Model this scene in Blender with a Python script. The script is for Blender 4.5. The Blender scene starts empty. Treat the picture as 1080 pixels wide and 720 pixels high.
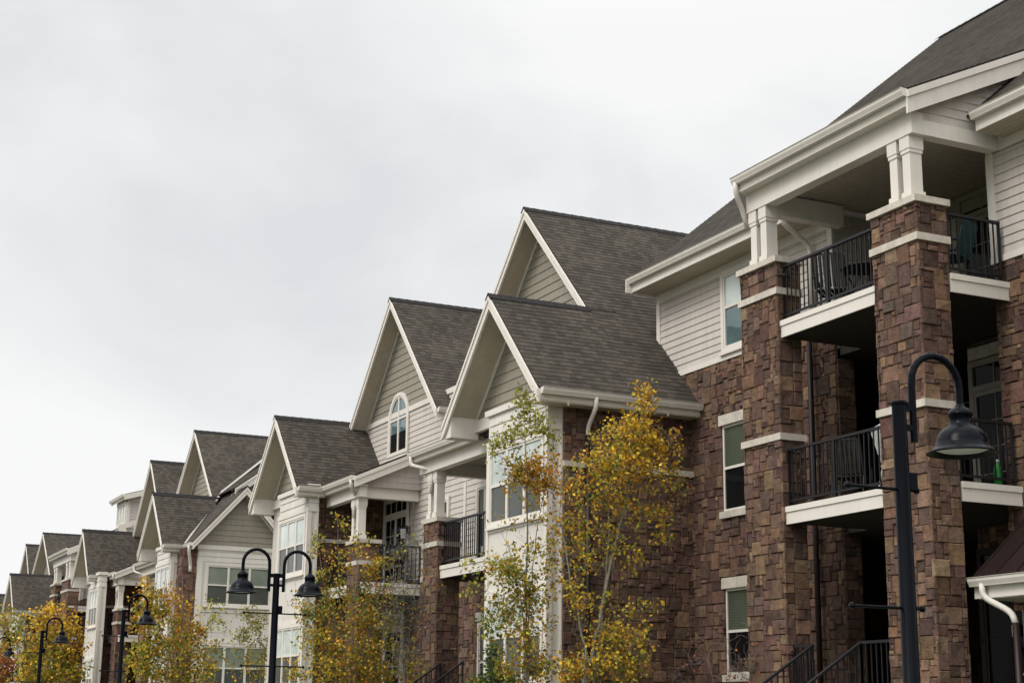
import bpy, math, random
import numpy as np
from mathutils import Matrix, Vector
R_ = math.radians
random.seed(7)
S = bpy.context.scene
C = S.collection
H = 1.6                      # eye height above the pavement; heights below are given from the eye

# ---------------------------------------------------------------- camera
FPX = 1655.0
yaw, pitch, roll = R_(25.4), R_(13.55), R_(0.7)
_F = np.array([math.sin(yaw)*math.cos(pitch), math.cos(yaw)*math.cos(pitch), math.sin(pitch)])
_Rt = np.array([math.cos(yaw), -math.sin(yaw), 0.0])
_U = np.cross(_Rt, _F)
cr, sr = math.cos(roll), math.sin(roll)
CR, CU = cr*_Rt + sr*_U, -sr*_Rt + cr*_U
cam_d = bpy.data.cameras.new('camera')
cam = bpy.data.objects.new('camera', cam_d)
C.objects.link(cam)
cam_d.sensor_width = 36.0
cam_d.sensor_fit = 'HORIZONTAL'
cam_d.lens = FPX/1080*36
cam_d.clip_end = 4000
cam.matrix_world = Matrix(((CR[0], CU[0], -_F[0], 0), (CR[1], CU[1], -_F[1], 0), (CR[2], CU[2], -_F[2], H), (0, 0, 0, 1)))
S.camera = cam

def at(px, py, Y):
    """point seen at a photo pixel, at the distance Y along the street"""
    d = CR*(px-540) + CU*(360-py) + _F*FPX
    return d*(Y/d[1])

# ---------------------------------------------------------------- materials
MATS = {}
def nodes(name):
    m = bpy.data.materials.new(name); m.use_nodes = True
    nt = m.node_tree; b = nt.nodes['Principled BSDF']
    MATS[name] = m
    return m, nt, b
def N(nt, t, **kw):
    n = nt.nodes.new(t)
    for k, v in kw.items():
        if k.startswith('i_'):
            key = k[2:]
            n.inputs[int(key) if key.isdigit() else key.replace('_', ' ')].default_value = v
        else: setattr(n, k, v)
    return n
def L(nt, a, b): nt.links.new(a, b)
def texco(nt, scale=1.0, kind='Object'):
    tc = N(nt, 'ShaderNodeTexCoord'); mp = N(nt, 'ShaderNodeMapping'); mp.inputs['Scale'].default_value = (scale,)*3 if not isinstance(scale, tuple) else scale
    L(nt, tc.outputs[kind], mp.inputs[0]); return mp.outputs[0]

def painted(name, col, rough=.55, var=.1, streak=.06, nscale=1.3, bump=.0):
    m, nt, b = nodes(name)
    n1 = N(nt, 'ShaderNodeTexNoise', i_Scale=nscale, i_Detail=6.0, i_Roughness=.65); L(nt, texco(nt), n1.inputs['Vector'])
    n2 = N(nt, 'ShaderNodeTexNoise', i_Scale=1.0, i_Detail=5.0); L(nt, texco(nt, (14, 14, .9)), n2.inputs['Vector'])
    r1 = N(nt, 'ShaderNodeMapRange', i_1=.3, i_2=.7, i_3=1-var, i_4=1+var*.4); L(nt, n1.outputs[0], r1.inputs[0])
    r2 = N(nt, 'ShaderNodeMapRange', i_1=.4, i_2=.75, i_3=1.0, i_4=1-streak*2); L(nt, n2.outputs[0], r2.inputs[0])
    mu = N(nt, 'ShaderNodeMath', operation='MULTIPLY'); L(nt, r1.outputs[0], mu.inputs[0]); L(nt, r2.outputs[0], mu.inputs[1])
    mx = N(nt, 'ShaderNodeVectorMath', operation='SCALE'); mx.inputs[0].default_value = col; L(nt, mu.outputs[0], mx.inputs['Scale'])
    L(nt, mx.outputs[0], b.inputs['Base Color'])
    b.inputs['Roughness'].default_value = rough
    b.inputs['Specular IOR Level'].default_value = .3
    if bump:
        bp = N(nt, 'ShaderNodeBump', i_Strength=bump, i_Distance=.01)
        n3 = N(nt, 'ShaderNodeTexNoise', i_Scale=40.0, i_Detail=4.0); L(nt, texco(nt), n3.inputs['Vector'])
        L(nt, n3.outputs[0], bp.inputs['Height']); L(nt, bp.outputs[0], b.inputs['Normal'])
    return m
painted('trim_paint', (.745, .695, .625), streak=.03, var=.06)
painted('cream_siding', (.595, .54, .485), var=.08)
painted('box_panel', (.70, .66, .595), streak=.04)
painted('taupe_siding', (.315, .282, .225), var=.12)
painted('soffit_vinyl', (.52, .455, .355))  # trim colour taken darker, with the eave shade put into it
painted('limestone', (.60, .545, .465), rough=.85, var=.25, nscale=6, bump=.4)
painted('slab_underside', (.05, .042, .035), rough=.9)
painted('recess_shade_trim', (.30, .27, .22))  # trim darkened so the recess door frames look shaded
painted('pavement', (.20, .195, .18), rough=.9, var=.3, nscale=3, bump=.5)
painted('asphalt', (.05, .05, .052), rough=.9, var=.3, nscale=9, bump=.6)
painted('road_paint', (.7, .7, .66), rough=.7)
painted('lawn', (.06, .09, .025), rough=1, var=.5, nscale=5, bump=1)
painted('white_plastic', (.72, .72, .70), rough=.4)
painted('teal_cushion', (.025, .075, .08), rough=.9)
painted('green_bottle', (.015, .2, .03), rough=.2)
painted('yellow_label', (.75, .6, .03), rough=.5)
painted('dark_brown_metal', (.022, .012, .0105), rough=.45)
painted('black_metal', (.016, .016, .018), rough=.45)
painted('chair_mesh', (.03, .028, .026), rough=.7)
painted('lamp_paint', (.002, .003, .006), rough=.24, var=.2)
painted('ridge_shingle', (.022, .02, .02), rough=.9, var=.4, nscale=8)
MATS['lamp_paint'].node_tree.nodes['Principled BSDF'].inputs['Specular IOR Level'].default_value = .09
painted('lamp_lens', (.62, .62, .55), rough=.5)
painted('flashing_metal', (.42, .40, .36), rough=.5)

def attr_mat(name, rough, nscale, lo, hi, bump=0, bscale=30, trans=0):
    m, nt, b = nodes(name)
    a = N(nt, 'ShaderNodeVertexColor', layer_name='Col')
    n1 = N(nt, 'ShaderNodeTexNoise', i_Scale=nscale, i_Detail=6.0, i_Roughness=.7); L(nt, texco(nt), n1.inputs['Vector'])
    r1 = N(nt, 'ShaderNodeMapRange', i_1=.3, i_2=.7, i_3=lo, i_4=hi); L(nt, n1.outputs[0], r1.inputs[0])
    mx = N(nt, 'ShaderNodeVectorMath', operation='SCALE'); L(nt, a.outputs[0], mx.inputs[0]); L(nt, r1.outputs[0], mx.inputs['Scale'])
    L(nt, mx.outputs[0], b.inputs['Base Color'])
    b.inputs['Roughness'].default_value = rough; b.inputs['Specular IOR Level'].default_value = .25
    if bump:
        n3 = N(nt, 'ShaderNodeTexNoise', i_Scale=bscale, i_Detail=8.0, i_Roughness=.7); L(nt, texco(nt), n3.inputs['Vector'])
        bp = N(nt, 'ShaderNodeBump', i_Strength=bump, i_Distance=.02); L(nt, n3.outputs[0], bp.inputs['Height']); L(nt, bp.outputs[0], b.inputs['Normal'])
    if trans:
        tr = N(nt, 'ShaderNodeBsdfTranslucent'); L(nt, mx.outputs[0], tr.inputs[0])
        ms = N(nt, 'ShaderNodeMixShader'); ms.inputs[0].default_value = trans
        L(nt, b.outputs[0], ms.inputs[1]); L(nt, tr.outputs[0], ms.inputs[2]); L(nt, ms.outputs[0], nt.nodes['Material Output'].inputs[0])
    return m
attr_mat('stone', .9, 10, .56, 1.4, bump=1.3, bscale=26)
attr_mat('leaf', .6, 3, .85, 1.15, trans=.35)
attr_mat('bark', .9, 12, .6, 1.25, bump=.6)

# asphalt shingles: courses are modelled, the tabs are a brick pattern in metres
m, nt, b = nodes('shingle')
tc = N(nt, 'ShaderNodeTexCoord')
br = N(nt, 'ShaderNodeTexBrick', offset=.37, squash=.8, squash_frequency=3)
for k, v in dict(Scale=1.0).items(): br.inputs[k].default_value = v
br.inputs['Brick Width'].default_value = .17; br.inputs['Row Height'].default_value = .14
br.inputs['Mortar Size'].default_value = .003; br.inputs['Bias'].default_value = -.1
br.inputs['Color1'].default_value = (.076, .066, .053, 1); br.inputs['Color2'].default_value = (.040, .0345, .028, 1); br.inputs['Mortar'].default_value = (.03, .027, .025, 1)
L(nt, tc.outputs['UV'], br.inputs['Vector'])
n1 = N(nt, 'ShaderNodeTexNoise', i_Scale=.55, i_Detail=5.0); L(nt, tc.outputs['UV'], n1.inputs['Vector'])
n2 = N(nt, 'ShaderNodeTexNoise', i_Scale=34.0, i_Detail=5.0); L(nt, tc.outputs['UV'], n2.inputs['Vector'])
r1 = N(nt, 'ShaderNodeMapRange', i_1=.3, i_2=.7, i_3=.78, i_4=1.15); L(nt, n1.outputs[0], r1.inputs[0])
r2 = N(nt, 'ShaderNodeMapRange', i_1=.25, i_2=.75, i_3=.55, i_4=1.5); L(nt, n2.outputs[0], r2.inputs[0])
mu = N(nt, 'ShaderNodeMath', operation='MULTIPLY'); L(nt, r1.outputs[0], mu.inputs[0]); L(nt, r2.outputs[0], mu.inputs[1])
mx = N(nt, 'ShaderNodeVectorMath', operation='SCALE'); L(nt, br.outputs[0], mx.inputs[0]); L(nt, mu.outputs[0], mx.inputs['Scale'])
L(nt, mx.outputs[0], b.inputs['Base Color']); b.inputs['Roughness'].default_value = .92; b.inputs['Specular IOR Level'].default_value = .2
bp = N(nt, 'ShaderNodeBump', i_Strength=.5, i_Distance=.01); L(nt, n2.outputs[0], bp.inputs['Height']); L(nt, bp.outputs[0], b.inputs['Normal'])

def glass(name, col, ior=1.7, rough=.03, blinds=False):
    m, nt, b = nodes(name)
    n1 = N(nt, 'ShaderNodeTexNoise', i_Scale=1.2, i_Detail=3.0); L(nt, texco(nt), n1.inputs['Vector'])
    r1 = N(nt, 'ShaderNodeMapRange', i_1=.3, i_2=.7, i_3=.75, i_4=1.2); L(nt, n1.outputs[0], r1.inputs[0])
    src = r1.outputs[0]
    if blinds:
        w = N(nt, 'ShaderNodeTexWave', bands_direction='Z', i_Scale=6.5); L(nt, texco(nt), w.inputs['Vector'])
        r2 = N(nt, 'ShaderNodeMapRange', i_3=.82, i_4=1.08); L(nt, w.outputs['Fac'], r2.inputs[0])
        mu = N(nt, 'ShaderNodeMath', operation='MULTIPLY'); L(nt, src, mu.inputs[0]); L(nt, r2.outputs[0], mu.inputs[1]); src = mu.outputs[0]
    mx = N(nt, 'ShaderNodeVectorMath', operation='SCALE'); mx.inputs[0].default_value = col; L(nt, src, mx.inputs['Scale'])
    L(nt, mx.outputs[0], b.inputs['Base Color'])
    b.inputs['Roughness'].default_value = rough; b.inputs['IOR'].default_value = ior
    if name == 'dark_glass': b.inputs['Specular IOR Level'].default_value = .3
    bp = N(nt, 'ShaderNodeBump', i_Strength=.05, i_Distance=.02)
    n2 = N(nt, 'ShaderNodeTexNoise', i_Scale=1.6, i_Detail=1.0); L(nt, texco(nt), n2.inputs['Vector']); L(nt, n2.outputs[0], bp.inputs['Height']); L(nt, bp.outputs[0], b.inputs['Normal'])
glass('mint_glass', (.56, .62, .585), 1.9)
glass('green_glass', (.085, .10, .07), 1.45, blinds=True)
glass('screen_glass', (.07, .075, .066), 1.5, rough=.2)
glass('curtain_glass', (.22, .25, .20), 1.45)
glass('dark_glass', (.008, .009, .009), 1.28)
glass('arch_glass', (.10, .16, .17), 2.0)

# ---------------------------------------------------------------- mesh builder
class MB:
    def __init__(self, mp=None):
        self.v = []; self.f = []; self.c = []; self.uv = {}; self.mp = mp
        self.col = (1, 1, 1)
    def face(self, pts, uv=None):
        n = len(self.v)
        for p in pts: self.v.append(self.mp(*p) if self.mp else tuple(p))
        if uv is not None: self.uv[len(self.f)] = uv
        self.f.append(tuple(range(n, n+len(pts)))); self.c.append(self.col)
    def hexa(self, a, b):
        """a: 4 bottom points, b: 4 top points"""
        n = len(self.v)
        for p in list(a)+list(b): self.v.append(self.mp(*p) if self.mp else tuple(p))
        for q in ((3, 2, 1, 0), (4, 5, 6, 7), (0, 1, 5, 4), (1, 2, 6, 5), (2, 3, 7, 6), (3, 0, 4, 7)):
            self.f.append(tuple(n+i for i in q)); self.c.append(self.col)
    def box(self, x0, x1, y0, y1, z0, z1):
        self.hexa(((x0, y0, z0), (x1, y0, z0), (x1, y1, z0), (x0, y1, z0)), ((x0, y0, z1), (x1, y0, z1), (x1, y1, z1), (x0, y1, z1)))
    def fbox(self, fr, u0, u1, v0, v1, n0, n1):
        O, U, V, Nn = fr
        P = lambda u, v, n: tuple(O[i]+U[i]*u+V[i]*v+Nn[i]*n for i in range(3))
        self.hexa((P(u0, v0, n0), P(u1, v0, n0), P(u1, v1, n0), P(u0, v1, n0)), (P(u0, v0, n1), P(u1, v0, n1), P(u1, v1, n1), P(u0, v1, n1)))
    def prism(self, poly, vec):
        n = len(poly); a = list(poly); b = [tuple(p[i]+vec[i] for i in range(3)) for p in poly]
        self.face(a[::-1]); self.face(b)
        for i in range(n):
            j = (i+1) % n; self.face((a[i], a[j], b[j], b[i]))
    def tube(self, pts, rad, n=8, cap=True):
        pts = [np.array(p, float) for p in pts]
        if not hasattr(rad, '__len__'): rad = [rad]*len(pts)
        base = len(self.v); ref = None
        for i, p in enumerate(pts):
            t = pts[min(i+1, len(pts)-1)]-pts[max(i-1, 0)]; t = t/(np.linalg.norm(t)+1e-9)
            if ref is None:
                ref = np.array((0, 0, 1.)) if abs(t[2]) < .9 else np.array((1., 0, 0))
            a = ref-t*np.dot(ref, t); a /= np.linalg.norm(a)+1e-9; ref = a; bb = np.cross(t, a)
            for k in range(n):
                th = 2*math.pi*k/n; q = p+(a*math.cos(th)+bb*math.sin(th))*rad[i]
                self.v.append(self.mp(*q) if self.mp else tuple(q))
        for i in range(len(pts)-1):
            for k in range(n):
                k2 = (k+1) % n
                self.f.append((base+i*n+k, base+i*n+k2, base+(i+1)*n+k2, base+(i+1)*n+k)); self.c.append(self.col)
        if cap:
            self.f.append(tuple(base+k for k in range(n))[::-1]); self.c.append(self.col)
            e = base+(len(pts)-1)*n; self.f.append(tuple(e+k for k in range(n))); self.c.append(self.col)
    def lathe(self, c, prof, n=28):
        base = len(self.v)
        for r, z in prof:
            for k in range(n):
                th = 2*math.pi*k/n; self.v.append((c[0]+r*math.cos(th), c[1]+r*math.sin(th), c[2]+z))
        for i in range(len(prof)-1):
            for k in range(n):
                k2 = (k+1) % n
                self.f.append((base+i*n+k, base+i*n+k2, base+(i+1)*n+k2, base+(i+1)*n+k)); self.c.append(self.col)
    def build(self, name, mat, parent=None, smooth=False, kind=None, label=None):
        me = bpy.data.meshes.new(name)
        v = np.array(self.v, float); v[:, 2] += H
        off = np.array(parent['_loc'] if parent is not None and '_loc' in parent else (0, 0, 0), float)
        v -= off
        me.from_pydata(v.tolist(), [], self.f); me.materials.append(MATS[mat])
        cnt = np.array([len(f) for f in self.f])
        if mat in ('stone', 'leaf', 'bark'):
            ca = me.color_attributes.new('Col', 'FLOAT_COLOR', 'CORNER')
            cc = np.ones((len(self.f), 4)); cc[:, :3] = np.array(self.c)
            ca.data.foreach_set('color', np.repeat(cc, cnt, axis=0).ravel())
        if self.uv:
            ul = me.uv_layers.new(name='UVMap'); arr = np.zeros((int(cnt.sum()), 2)); st = np.concatenate(([0], np.cumsum(cnt)))
            for k, u in self.uv.items(): arr[st[k]:st[k+1]] = u
            ul.data.foreach_set('uv', arr.ravel())
        if smooth: me.polygons.foreach_set('use_smooth', [True]*len(self.f))
        o = bpy.data.objects.new(name, me); C.objects.link(o)
        if parent is not None:
            o.parent = parent
            if '_loc' in parent: o['_loc'] = list(parent['_loc'])
        if kind: o['kind'] = kind
        if label: o['label'] = label
        return o
def thing(name, loc, label, cat, group=None):
    o = bpy.data.objects.new(name, None); C.objects.link(o)
    o.location = loc; o['_loc'] = list(loc); o['label'] = label; o['category'] = cat
    o.empty_display_size = .3
    if group: o['group'] = group
    return o
def tag(o, label, cat, group=None):
    o['label'] = label; o['category'] = cat
    if group: o['group'] = group
    return o

# ---------------------------------------------------------------- surfaces
def clip(poly, ax, val, keep_ge):
    out = []
    for i in range(len(poly)):
        a, b = poly[i], poly[(i+1) % len(poly)]
        ia, ib = (a[ax] >= val-1e-9) == keep_ge or abs(a[ax]-val) < 1e-9, (b[ax] >= val-1e-9) == keep_ge or abs(b[ax]-val) < 1e-9
        if ia: out.append(a)
        if ia != ib:
            t = (val-a[ax])/(b[ax]-a[ax]); out.append((a[0]+(b[0]-a[0])*t, a[1]+(b[1]-a[1])*t))
    return out
def banded(mb, fr, poly, exposure, lip, v_start=0.0, base=.0, uv=False, skip=None):
    """lapped courses (siding boards, shingles): every course leans out by lip at its lower edge"""
    O, U, V, Nn = fr
    P = lambda u, v, n: tuple(O[i]+U[i]*u+V[i]*v+Nn[i]*n for i in range(3))
    vmin, vmax = min(p[1] for p in poly), max(p[1] for p in poly)
    k = math.floor((vmin-v_start)/exposure)
    while v_start+k*exposure < vmax-1e-6:
        a, b = v_start+k*exposure, v_start+(k+1)*exposure
        q = clip(clip(poly, 1, a, True), 1, b, False) if len(poly) else []
        if len(q) >= 3:
            pts = [P(u, v, base+lip*(1-(v-a)/exposure)) for u, v in q]
            mb.face(pts, [(u, v) for u, v in q] if uv else None)
            low = [p for p in q if abs(p[1]-max(a, vmin)) < 1e-6]
            if len(low) >= 2:
                u0, u1, vv = min(p[0] for p in low), max(p[0] for p in low), low[0][1]
                nn = base+lip*(1-(vv-a)/exposure)
                mb.face((P(u0, vv, base-.004), P(u1, vv, base-.004), P(u1, vv, nn), P(u0, vv, nn)), [(u0, vv+.05), (u1, vv+.05), (u1, vv+.06), (u0, vv+.06)] if uv else None)
        k += 1
PAL = [(.168, .099, .066), (.142, .083, .057), (.19, .12, .076), (.118, .069, .049), (.150, .086, .066), (.108, .072, .056), (.215, .140, .088), (.132, .075, .055), (.165, .105, .077), (.098, .060, .046), (.185, .108, .066), (.14, .088, .064), (.155, .093, .064), (.125, .072, .060), (.10, .060, .050), (.138, .080, .066), (.195, .122, .074), (.118, .076, .058)]
def stones(mb, fr, w, h, holes=(), cu=.09, cv=.08, seed=1, clipf=None, depth=.05):
    """random ashlar: rectangles of several sizes packed on a jittered grid, each one a dressed block"""
    O, U, V, Nn = fr; rnd = random.Random(seed)
    P = lambda u, v, n: tuple(O[i]+U[i]*u+V[i]*v+Nn[i]*n for i in range(3))
    nu, nv = max(1, round(w/cu)), max(1, round(h/cv))
    gu = [w*i/nu+(rnd.uniform(-.012, .012) if 0 < i < nu else 0) for i in range(nu+1)]
    gv = [h*i/nv+(rnd.uniform(-.010, .010) if 0 < i < nv else 0) for i in range(nv+1)]
    used = [[False]*nu for _ in range(nv)]
    SZ = [(2, 1), (2, 2), (3, 2), (2, 2), (3, 3), (3, 3), (2, 3), (3, 4), (1, 1), (1, 2), (3, 2), (2, 2), (4, 3), (2, 3), (3, 3), (2, 2)]
    def free(i, j, a, b): return i+a <= nu and j+b <= nv and not any(used[jj][ii] for jj in range(j, j+b) for ii in range(i, i+a))
    mb.col = (.035, .025, .02)
    for j in range(nv):
        for i in range(nu):
            if used[j][i]: continue
            for _ in range(12):
                a, b = rnd.choice(SZ)
                if free(i, j, a, b): break
            else: a, b = 1, 1
            for jj in range(j, j+b):
                for ii in range(i, i+a): used[jj][ii] = True
            u0, u1, v0, v1 = gu[i], gu[i+a], gv[j], gv[j+b]
            cuu, cvv = (u0+u1)/2, (v0+v1)/2
            skip = False
            for hu0, hv0, hu1, hv1 in holes:
                if u1 > hu0+.01 and u0 < hu1-.01 and v1 > hv0+.01 and v0 < hv1-.01:
                    if hu0 < cuu < hu1 and hv0 < cvv < hv1: skip = True; break
                    if cuu <= hu0: u1 = min(u1, hu0)
                    elif cuu >= hu1: u0 = max(u0, hu1)
                    elif cvv <= hv0: v1 = min(v1, hv0)
                    else: v0 = max(v0, hv1)
            if skip or u1-u0 < .03 or v1-v0 < .03: continue
            if clipf and not clipf(cuu, cvv): continue
            c = rnd.choice(PAL); k = rnd.uniform(.78, 1.28); mb.col = tuple(x*k*rnd.uniform(.95, 1.05) for x in c)
            g = .004; dd = depth*rnd.uniform(.6, 1.25); bv = rnd.uniform(.006, .014)
            A = [P(u0+g, v0+g, 0), P(u1-g, v0+g, 0), P(u1-g, v1-g, 0), P(u0+g, v1-g, 0)]
            t = [dd+rnd.uniform(-.011, .011) for _ in range(4)]
            e = g+bv
            Bm = [P(u0+g, v0+g, dd*.75), P(u1-g, v0+g, dd*.75), P(u1-g, v1-g, dd*.75), P(u0+g, v1-g, dd*.75)]
            B = [P(u0+e, v0+e, t[0]), P(u1-e, v0+e, t[1]), P(u1-e, v1-e, t[2]), P(u0+e, v1-e, t[3])]
            n = len(mb.v); mb.v += A+Bm+B
            F = [(8, 9, 10, 11)]
            for q in range(4):
                q2 = (q+1) % 4; F += [(q, q2, 4+q2, 4+q), (4+q, 4+q2, 8+q2, 8+q)]
            for f in F: mb.f.append(tuple(n+x for x in f)); mb.c.append(mb.col)
    mb.col = (.03, .022, .018)
    for hu in [None]:
        mb.face((P(0, 0, 0), P(w, 0, 0), P(w, h, 0), P(0, h, 0)))
FX = lambda x, y0, z0: ((x, y0, z0), (0, 1, 0), (0, 0, 1), (-1, 0, 0))     # wall looking at the street
FY = lambda y, x0, z0: ((x0, y, z0), (1, 0, 0), (0, 0, 1), (0, -1, 0))     # wall looking back along the street
seedn = [10]
def stone_wall(par, fr, w, h, holes=(), name='stone_wall', coarse=1.0, **kw):
    seedn[0] += 1
    mb = MB(); stones(mb, fr, w, h, holes, cu=.09*coarse, cv=.08*coarse, seed=seedn[0], **kw)
    return mb.build(name, 'stone', par)
def siding(par, fr, poly, mat='cream_siding', exposure=.15, lip=.016, name='siding_wall', **kw):
    mb = MB(); banded(mb, fr, poly, exposure, lip, **kw)
    return mb.build(name, mat, par)
rect = lambda u0, v0, u1, v1: [(u0, v0), (u1, v0), (u1, v1), (u0, v1)]

def gutter(par, p0, p1, out, fascia=.2, soffit=None, name='gutter'):
    """K-profile gutter with its fascia board; p0,p1 on the back of the gutter top; out = unit vector away from the house"""
    prof = [(0, -.12), (.085, -.12), (.09, -.105), (.118, -.05), (.122, -.015), (.138, 0), (.128, .004), (.0, -.004)]
    mb = MB(); A = [(p0[0]+out[0]*a, p0[1]+out[1]*a, p0[2]+z) for a, z in prof]
    mb.prism(A, tuple(p1[i]-p0[i] for i in range(3)))
    g = mb.build(name, 'trim_paint', par)
    mb = MB(); q = [(-.03, -.03), (-.002, -.03), (-.002, -.12-fascia), (-.03, -.12-fascia)]
    A = [(p0[0]+out[0]*a, p0[1]+out[1]*a, p0[2]+z) for a, z in q]
    mb.prism(A, tuple(p1[i]-p0[i] for i in range(3)))
    mb.build('fascia_board', 'trim_paint', g)
    return g
def downspout(par, pts, mat='trim_paint', r=.045, name='downspout'):
    P = [np.array(p, float) for p in pts]; out = [P[0]]
    for i in range(1, len(P)-1):        # soften the elbows
        a, b, c = P[i-1], P[i], P[i+1]; ra = min(.12, np.linalg.norm(a-b)/2.2); rc = min(.12, np.linalg.norm(c-b)/2.2)
        s, e = b+(a-b)/np.linalg.norm(a-b)*ra, b+(c-b)/np.linalg.norm(c-b)*rc
        for t in (0, .33, .67, 1): out.append((1-t)**2*s+2*t*(1-t)*b+t*t*e)
    out.append(P[-1])
    mb = MB(); mb.tube(out, r, 8)
    return mb.build(name, mat, par, smooth=True)
def window(par, fr, w, h, lites=1, split=.5, up='green_glass', lo='dark_glass', casing=.08, base=0.0, proud=.045, name='window', sill=True, trim='trim_paint', muntin=False):
    mb = MB(); c = casing
    if c > 0:
        mb.fbox(fr, -c, 0, -c, h+c, base, base+proud); mb.fbox(fr, w, w+c, -c, h+c, base, base+proud)
        mb.fbox(fr, 0, w, h, h+c, base, base+proud); mb.fbox(fr, 0, w, -c, 0, base, base+proud)
        if sill: mb.fbox(fr, -c-.03, w+c+.03, -c-.035, -c+.012, base, base+proud+.03)
    fw = .045
    mb.fbox(fr, 0.001, fw, .001, h-.001, base, base+proud*.7); mb.fbox(fr, w-fw, w-.001, .001, h-.001, base, base+proud*.7)
    mb.fbox(fr, fw, w-fw, h-fw, h-.001, base, base+proud*.7); mb.fbox(fr, fw, w-fw, .001, fw, base, base+proud*.7)
    for i in range(1, lites): mb.fbox(fr, w*i/lites-.04, w*i/lites+.04, fw, h-fw, base, base+proud*.72)
    if split: mb.fbox(fr, fw, w-fw, h*split-.025, h*split+.025, base, base+proud*.66)
    if muntin:
        for i in range(lites):
            cx = w*(i+.5)/lites; mb.fbox(fr, cx-.006, cx+.006, h*split+.02, h-fw, base, base+.012)
        mb.fbox(fr, fw, w-fw, h*(.5+split/2)-.006, h*(.5+split/2)+.006, base, base+.0125)
    o = mb.build(name, trim, par)
    s = split if split else 0
    mb = MB(); mb.fbox(fr, fw*.5, w-fw*.5, h*s, h-fw*.5, base-.01, base+.008); mb.build('pane', up, o)
    if s:
        mb = MB(); mb.fbox(fr, fw*.5, w-fw*.5, fw*.5, h*s-.001, base-.01, base+.006); mb.build('pane', lo, o)
    return o
def railing(par, p0, p1, ztop=1.0, zbot=.08, mat='black_metal', step=.11, posts=(0, 1), sl=0.0, mid=()):
    p0, p1 = np.array(p0, float), np.array(p1, float); d = p1-p0; ln = np.linalg.norm(d[:2]); u = d/ln; n = np.array((-u[1], u[0], 0))
    mb = MB()
    def bar(a, b, z0, z1, hw):
        A = p0+u*a; B = p0+u*b; q = [A-n*hw, B-n*hw, B+n*hw, A+n*hw]
        mb.hexa([(x[0], x[1], x[2]+z0) for x in q], [(x[0], x[1], x[2]+z1) for x in q])
    bar(0, ln, zbot, zbot+.035, .017)
    k = max(2, int(ln/step))
    for i in range(1, k):
        t = ln*i/k; bar(t-.009, t+.009, zbot+.03, ztop-.03, .009)
    for t in list(posts)+list(mid):
        t = t*ln; bar(max(0, t-.024), min(ln, t+.024) if t > .03 else .048, -.02, ztop-.02, .024)
    o = mb.build('railing', mat, par)
    mb = MB(); bar2 = bar
    A = [p0-n*.03, p1-n*.03, p1+n*.03, p0+n*.03]
    mb.hexa([(x[0], x[1], x[2]+ztop-.04) for x in A], [(x[0], x[1], x[2]+ztop) for x in A])
    mb.build('top_rail', mat, o)
    return o

def slope_roof(par, mp, a0, a1, polys, be, ze, sl, bdir, base=0.0, name='roof', th=.16):
    """one roof plane; local axes a (depth along the ridge), b (across), z. Eave at b=be, z=ze; rises towards bdir"""
    c = 1/math.sqrt(1+sl*sl); s = sl*c
    fr = ((0, be, ze), (1, 0, 0), (0, bdir*c, s), (0, -bdir*s, c))
    mb = MB(mp)
    for poly in polys:
        q = [(a, (b-be)*bdir/c) for a, b in poly]
        banded(mb, fr, q, .14, .007, base=.004, uv=True)
        P = lambda a, b, dz: (a, b, ze+sl*(b-be)*bdir+dz)
        n = len(poly)
        for i in range(n):
            (a, b), (a2, b2) = poly[i], poly[(i+1) % n]
            mb.face((P(a, b, -.03), P(a2, b2, -.03), P(a2, b2, .0), P(a, b, .0)), [(0, 0)]*4)
        mb.face([P(a, b, -.03) for a, b in poly], [(0, 0)]*n)
    return mb.build(name, 'shingle', par)
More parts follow.
